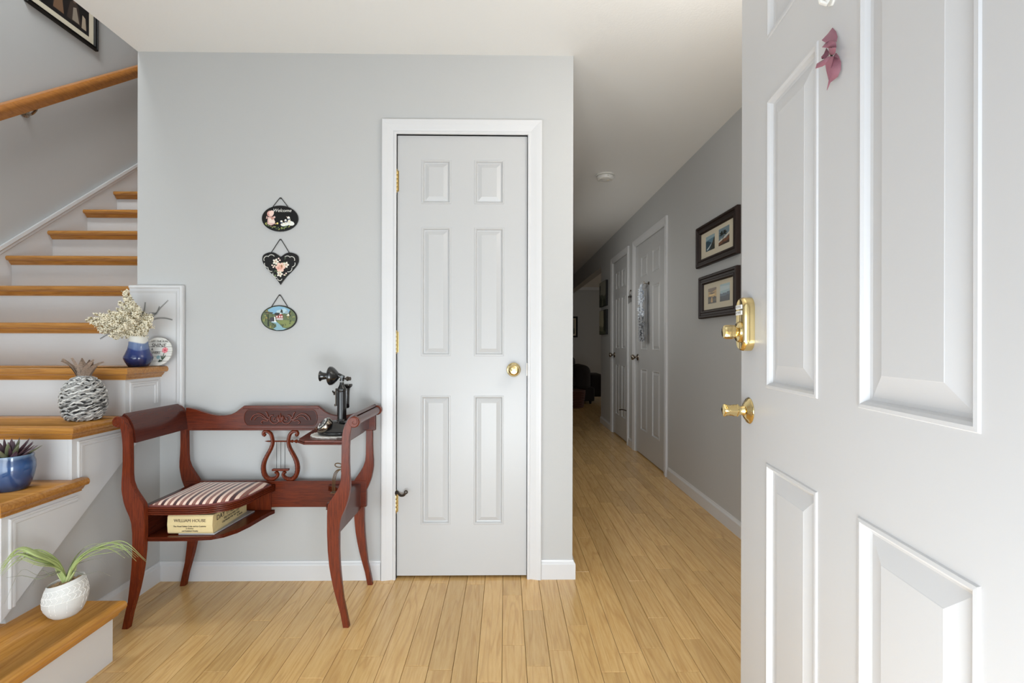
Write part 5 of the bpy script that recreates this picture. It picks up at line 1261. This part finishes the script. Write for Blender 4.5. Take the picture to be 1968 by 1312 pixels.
# burgundy leaf decoration and the white hook above it
ls = es(1600); lz = ez(1600, 100)
def dw(a, b, h):    # door coordinates -> room
    M = d4_mw; return M @ Vector((a, -h, b))
d4_mw = Matrix.Translation(d4.location) @ Matrix.Rotation(d4.rotation_euler.z, 4, 'Z')
lr = root('silk_leaf_spray', tuple(dw(ls, lz, .01)), 'burgundy silk leaf spray pinned high on the open entry door', 'decoration')
M_burg = mat('burgundy_silk', (142, 92, 104), .6, var=.35, vscale=60)
def dpx(px, py, h):  # point h proud of the face that the pixel sees
    n_ = d4_mw.to_3x3() @ Vector((0, -1, 0)); o_ = Vector(d4.location) + n_ * h; d_ = ray(px, py); t_ = (o_ - Vector((0, 0, CH))).dot(n_) / d_.dot(n_)
    return Vector((0, 0, CH)) + d_ * t_
def flatleaf(pts, hs, name='leaf'):
    cv = []
    a = [dpx(x, y, h) for (x, y), h in zip(pts, hs)]
    c_ = sum(a, Vector()) / len(a); n_ = d4_mw.to_3x3() @ Vector((0, -1, 0))
    g = MB(); top = [p for p in a]; bot = [p - n_ * .0008 for p in a]
    g.add(top + [c_ + n_ * .003], [(i, (i + 1) % len(a), len(a)) for i in range(len(a))]); g.add(bot + [c_ + n_ * .0022], [((i + 1) % len(a), i, len(a)) for i in range(len(a))])
    g.add(top + bot, [(i, len(a) + i, len(a) + (i + 1) % len(a), (i + 1) % len(a)) for i in range(len(a))])
    g.build(name, M_burg, lr, smooth=True, angle=75)
q_ = lambda l: [(1560 + x / 9.37, 40 + y / 9.37) for x, y in l]
flatleaf(q_([(370, 125), (430, 190), (458, 290), (440, 380), (340, 350), (250, 395), (178, 350), (290, 230)]), [.004, .004, .006, .01, .016, .02, .024, .012])
flatleaf(q_([(250, 395), (350, 340), (430, 390), (440, 480), (360, 480), (300, 490), (180, 478)]), [.016, .018, .014, .010, .014, .018, .026])
flatleaf(q_([(300, 490), (430, 480), (420, 570), (390, 615), (320, 610), (305, 560)]), [.020, .018, .014, .014, .018, .020])
flatleaf(q_([(262, 490), (300, 560), (300, 620), (240, 680), (180, 690), (170, 650), (230, 580)]), [.010, .010, .010, .014, .02, .024, .016])
flatleaf(q_([(390, 640), (300, 640), (180, 715), (90, 770), (66, 860), (180, 825), (290, 760)]), [.014, .018, .022, .026, .028, .022, .016])
flatleaf(q_([(390, 640), (440, 580), (480, 640), (520, 740), (515, 880), (460, 1010), (330, 1110), (270, 1250), (305, 1080), (262, 900), (245, 790), (300, 700)]), [.016, .006, .004, .004, .004, .005, .008, .008, .012, .016, .018, .018])
flatleaf(q_([(390, 640), (480, 680), (500, 700), (470, 620), (430, 580)]), [.014, .010, .008, .004, .004])
MB().tube([dpx(1597, 88, .001), dpx(1597, 96, .014), dpx(1598, 108, .014)], .002, 6).build('stem', M_inkd, lr)
g = MB(); hx_, hz2 = es(1599), ez(1599, -18)
g.prism([(hx_ + .013 * math.cos(t), hz2 + .026 * math.sin(t)) for t in [i * math.pi / 10 for i in range(20)]], lambda a, b, h: tuple(dw(a, b, h)), 0, .004)
g.tube([dw(hx_, hz2 - .01, .004), dw(hx_, hz2 - .022, .012), dw(hx_, hz2 - .018, .020), dw(hx_, hz2 - .006, .022)], .0042, 8)
tag(g.build('adhesive_hook', M_white, None, smooth=True), 'small white adhesive hook on the entry door above the leaf spray', 'hook')

# lettering as plain meshes
dg = bpy.context.evaluated_depsgraph_get()
for o in [o for o in bpy.data.objects if o.type == 'FONT']:
    me = bpy.data.meshes.new_from_object(o.evaluated_get(dg)); n_ = bpy.data.objects.new('lettering', me); COL.objects.link(n_)
    n_.parent = o.parent; n_.matrix_local = o.matrix_local.copy(); bpy.data.objects.remove(o)
for o in list(bpy.data.objects):
    if '_world' in o: del o['_world']
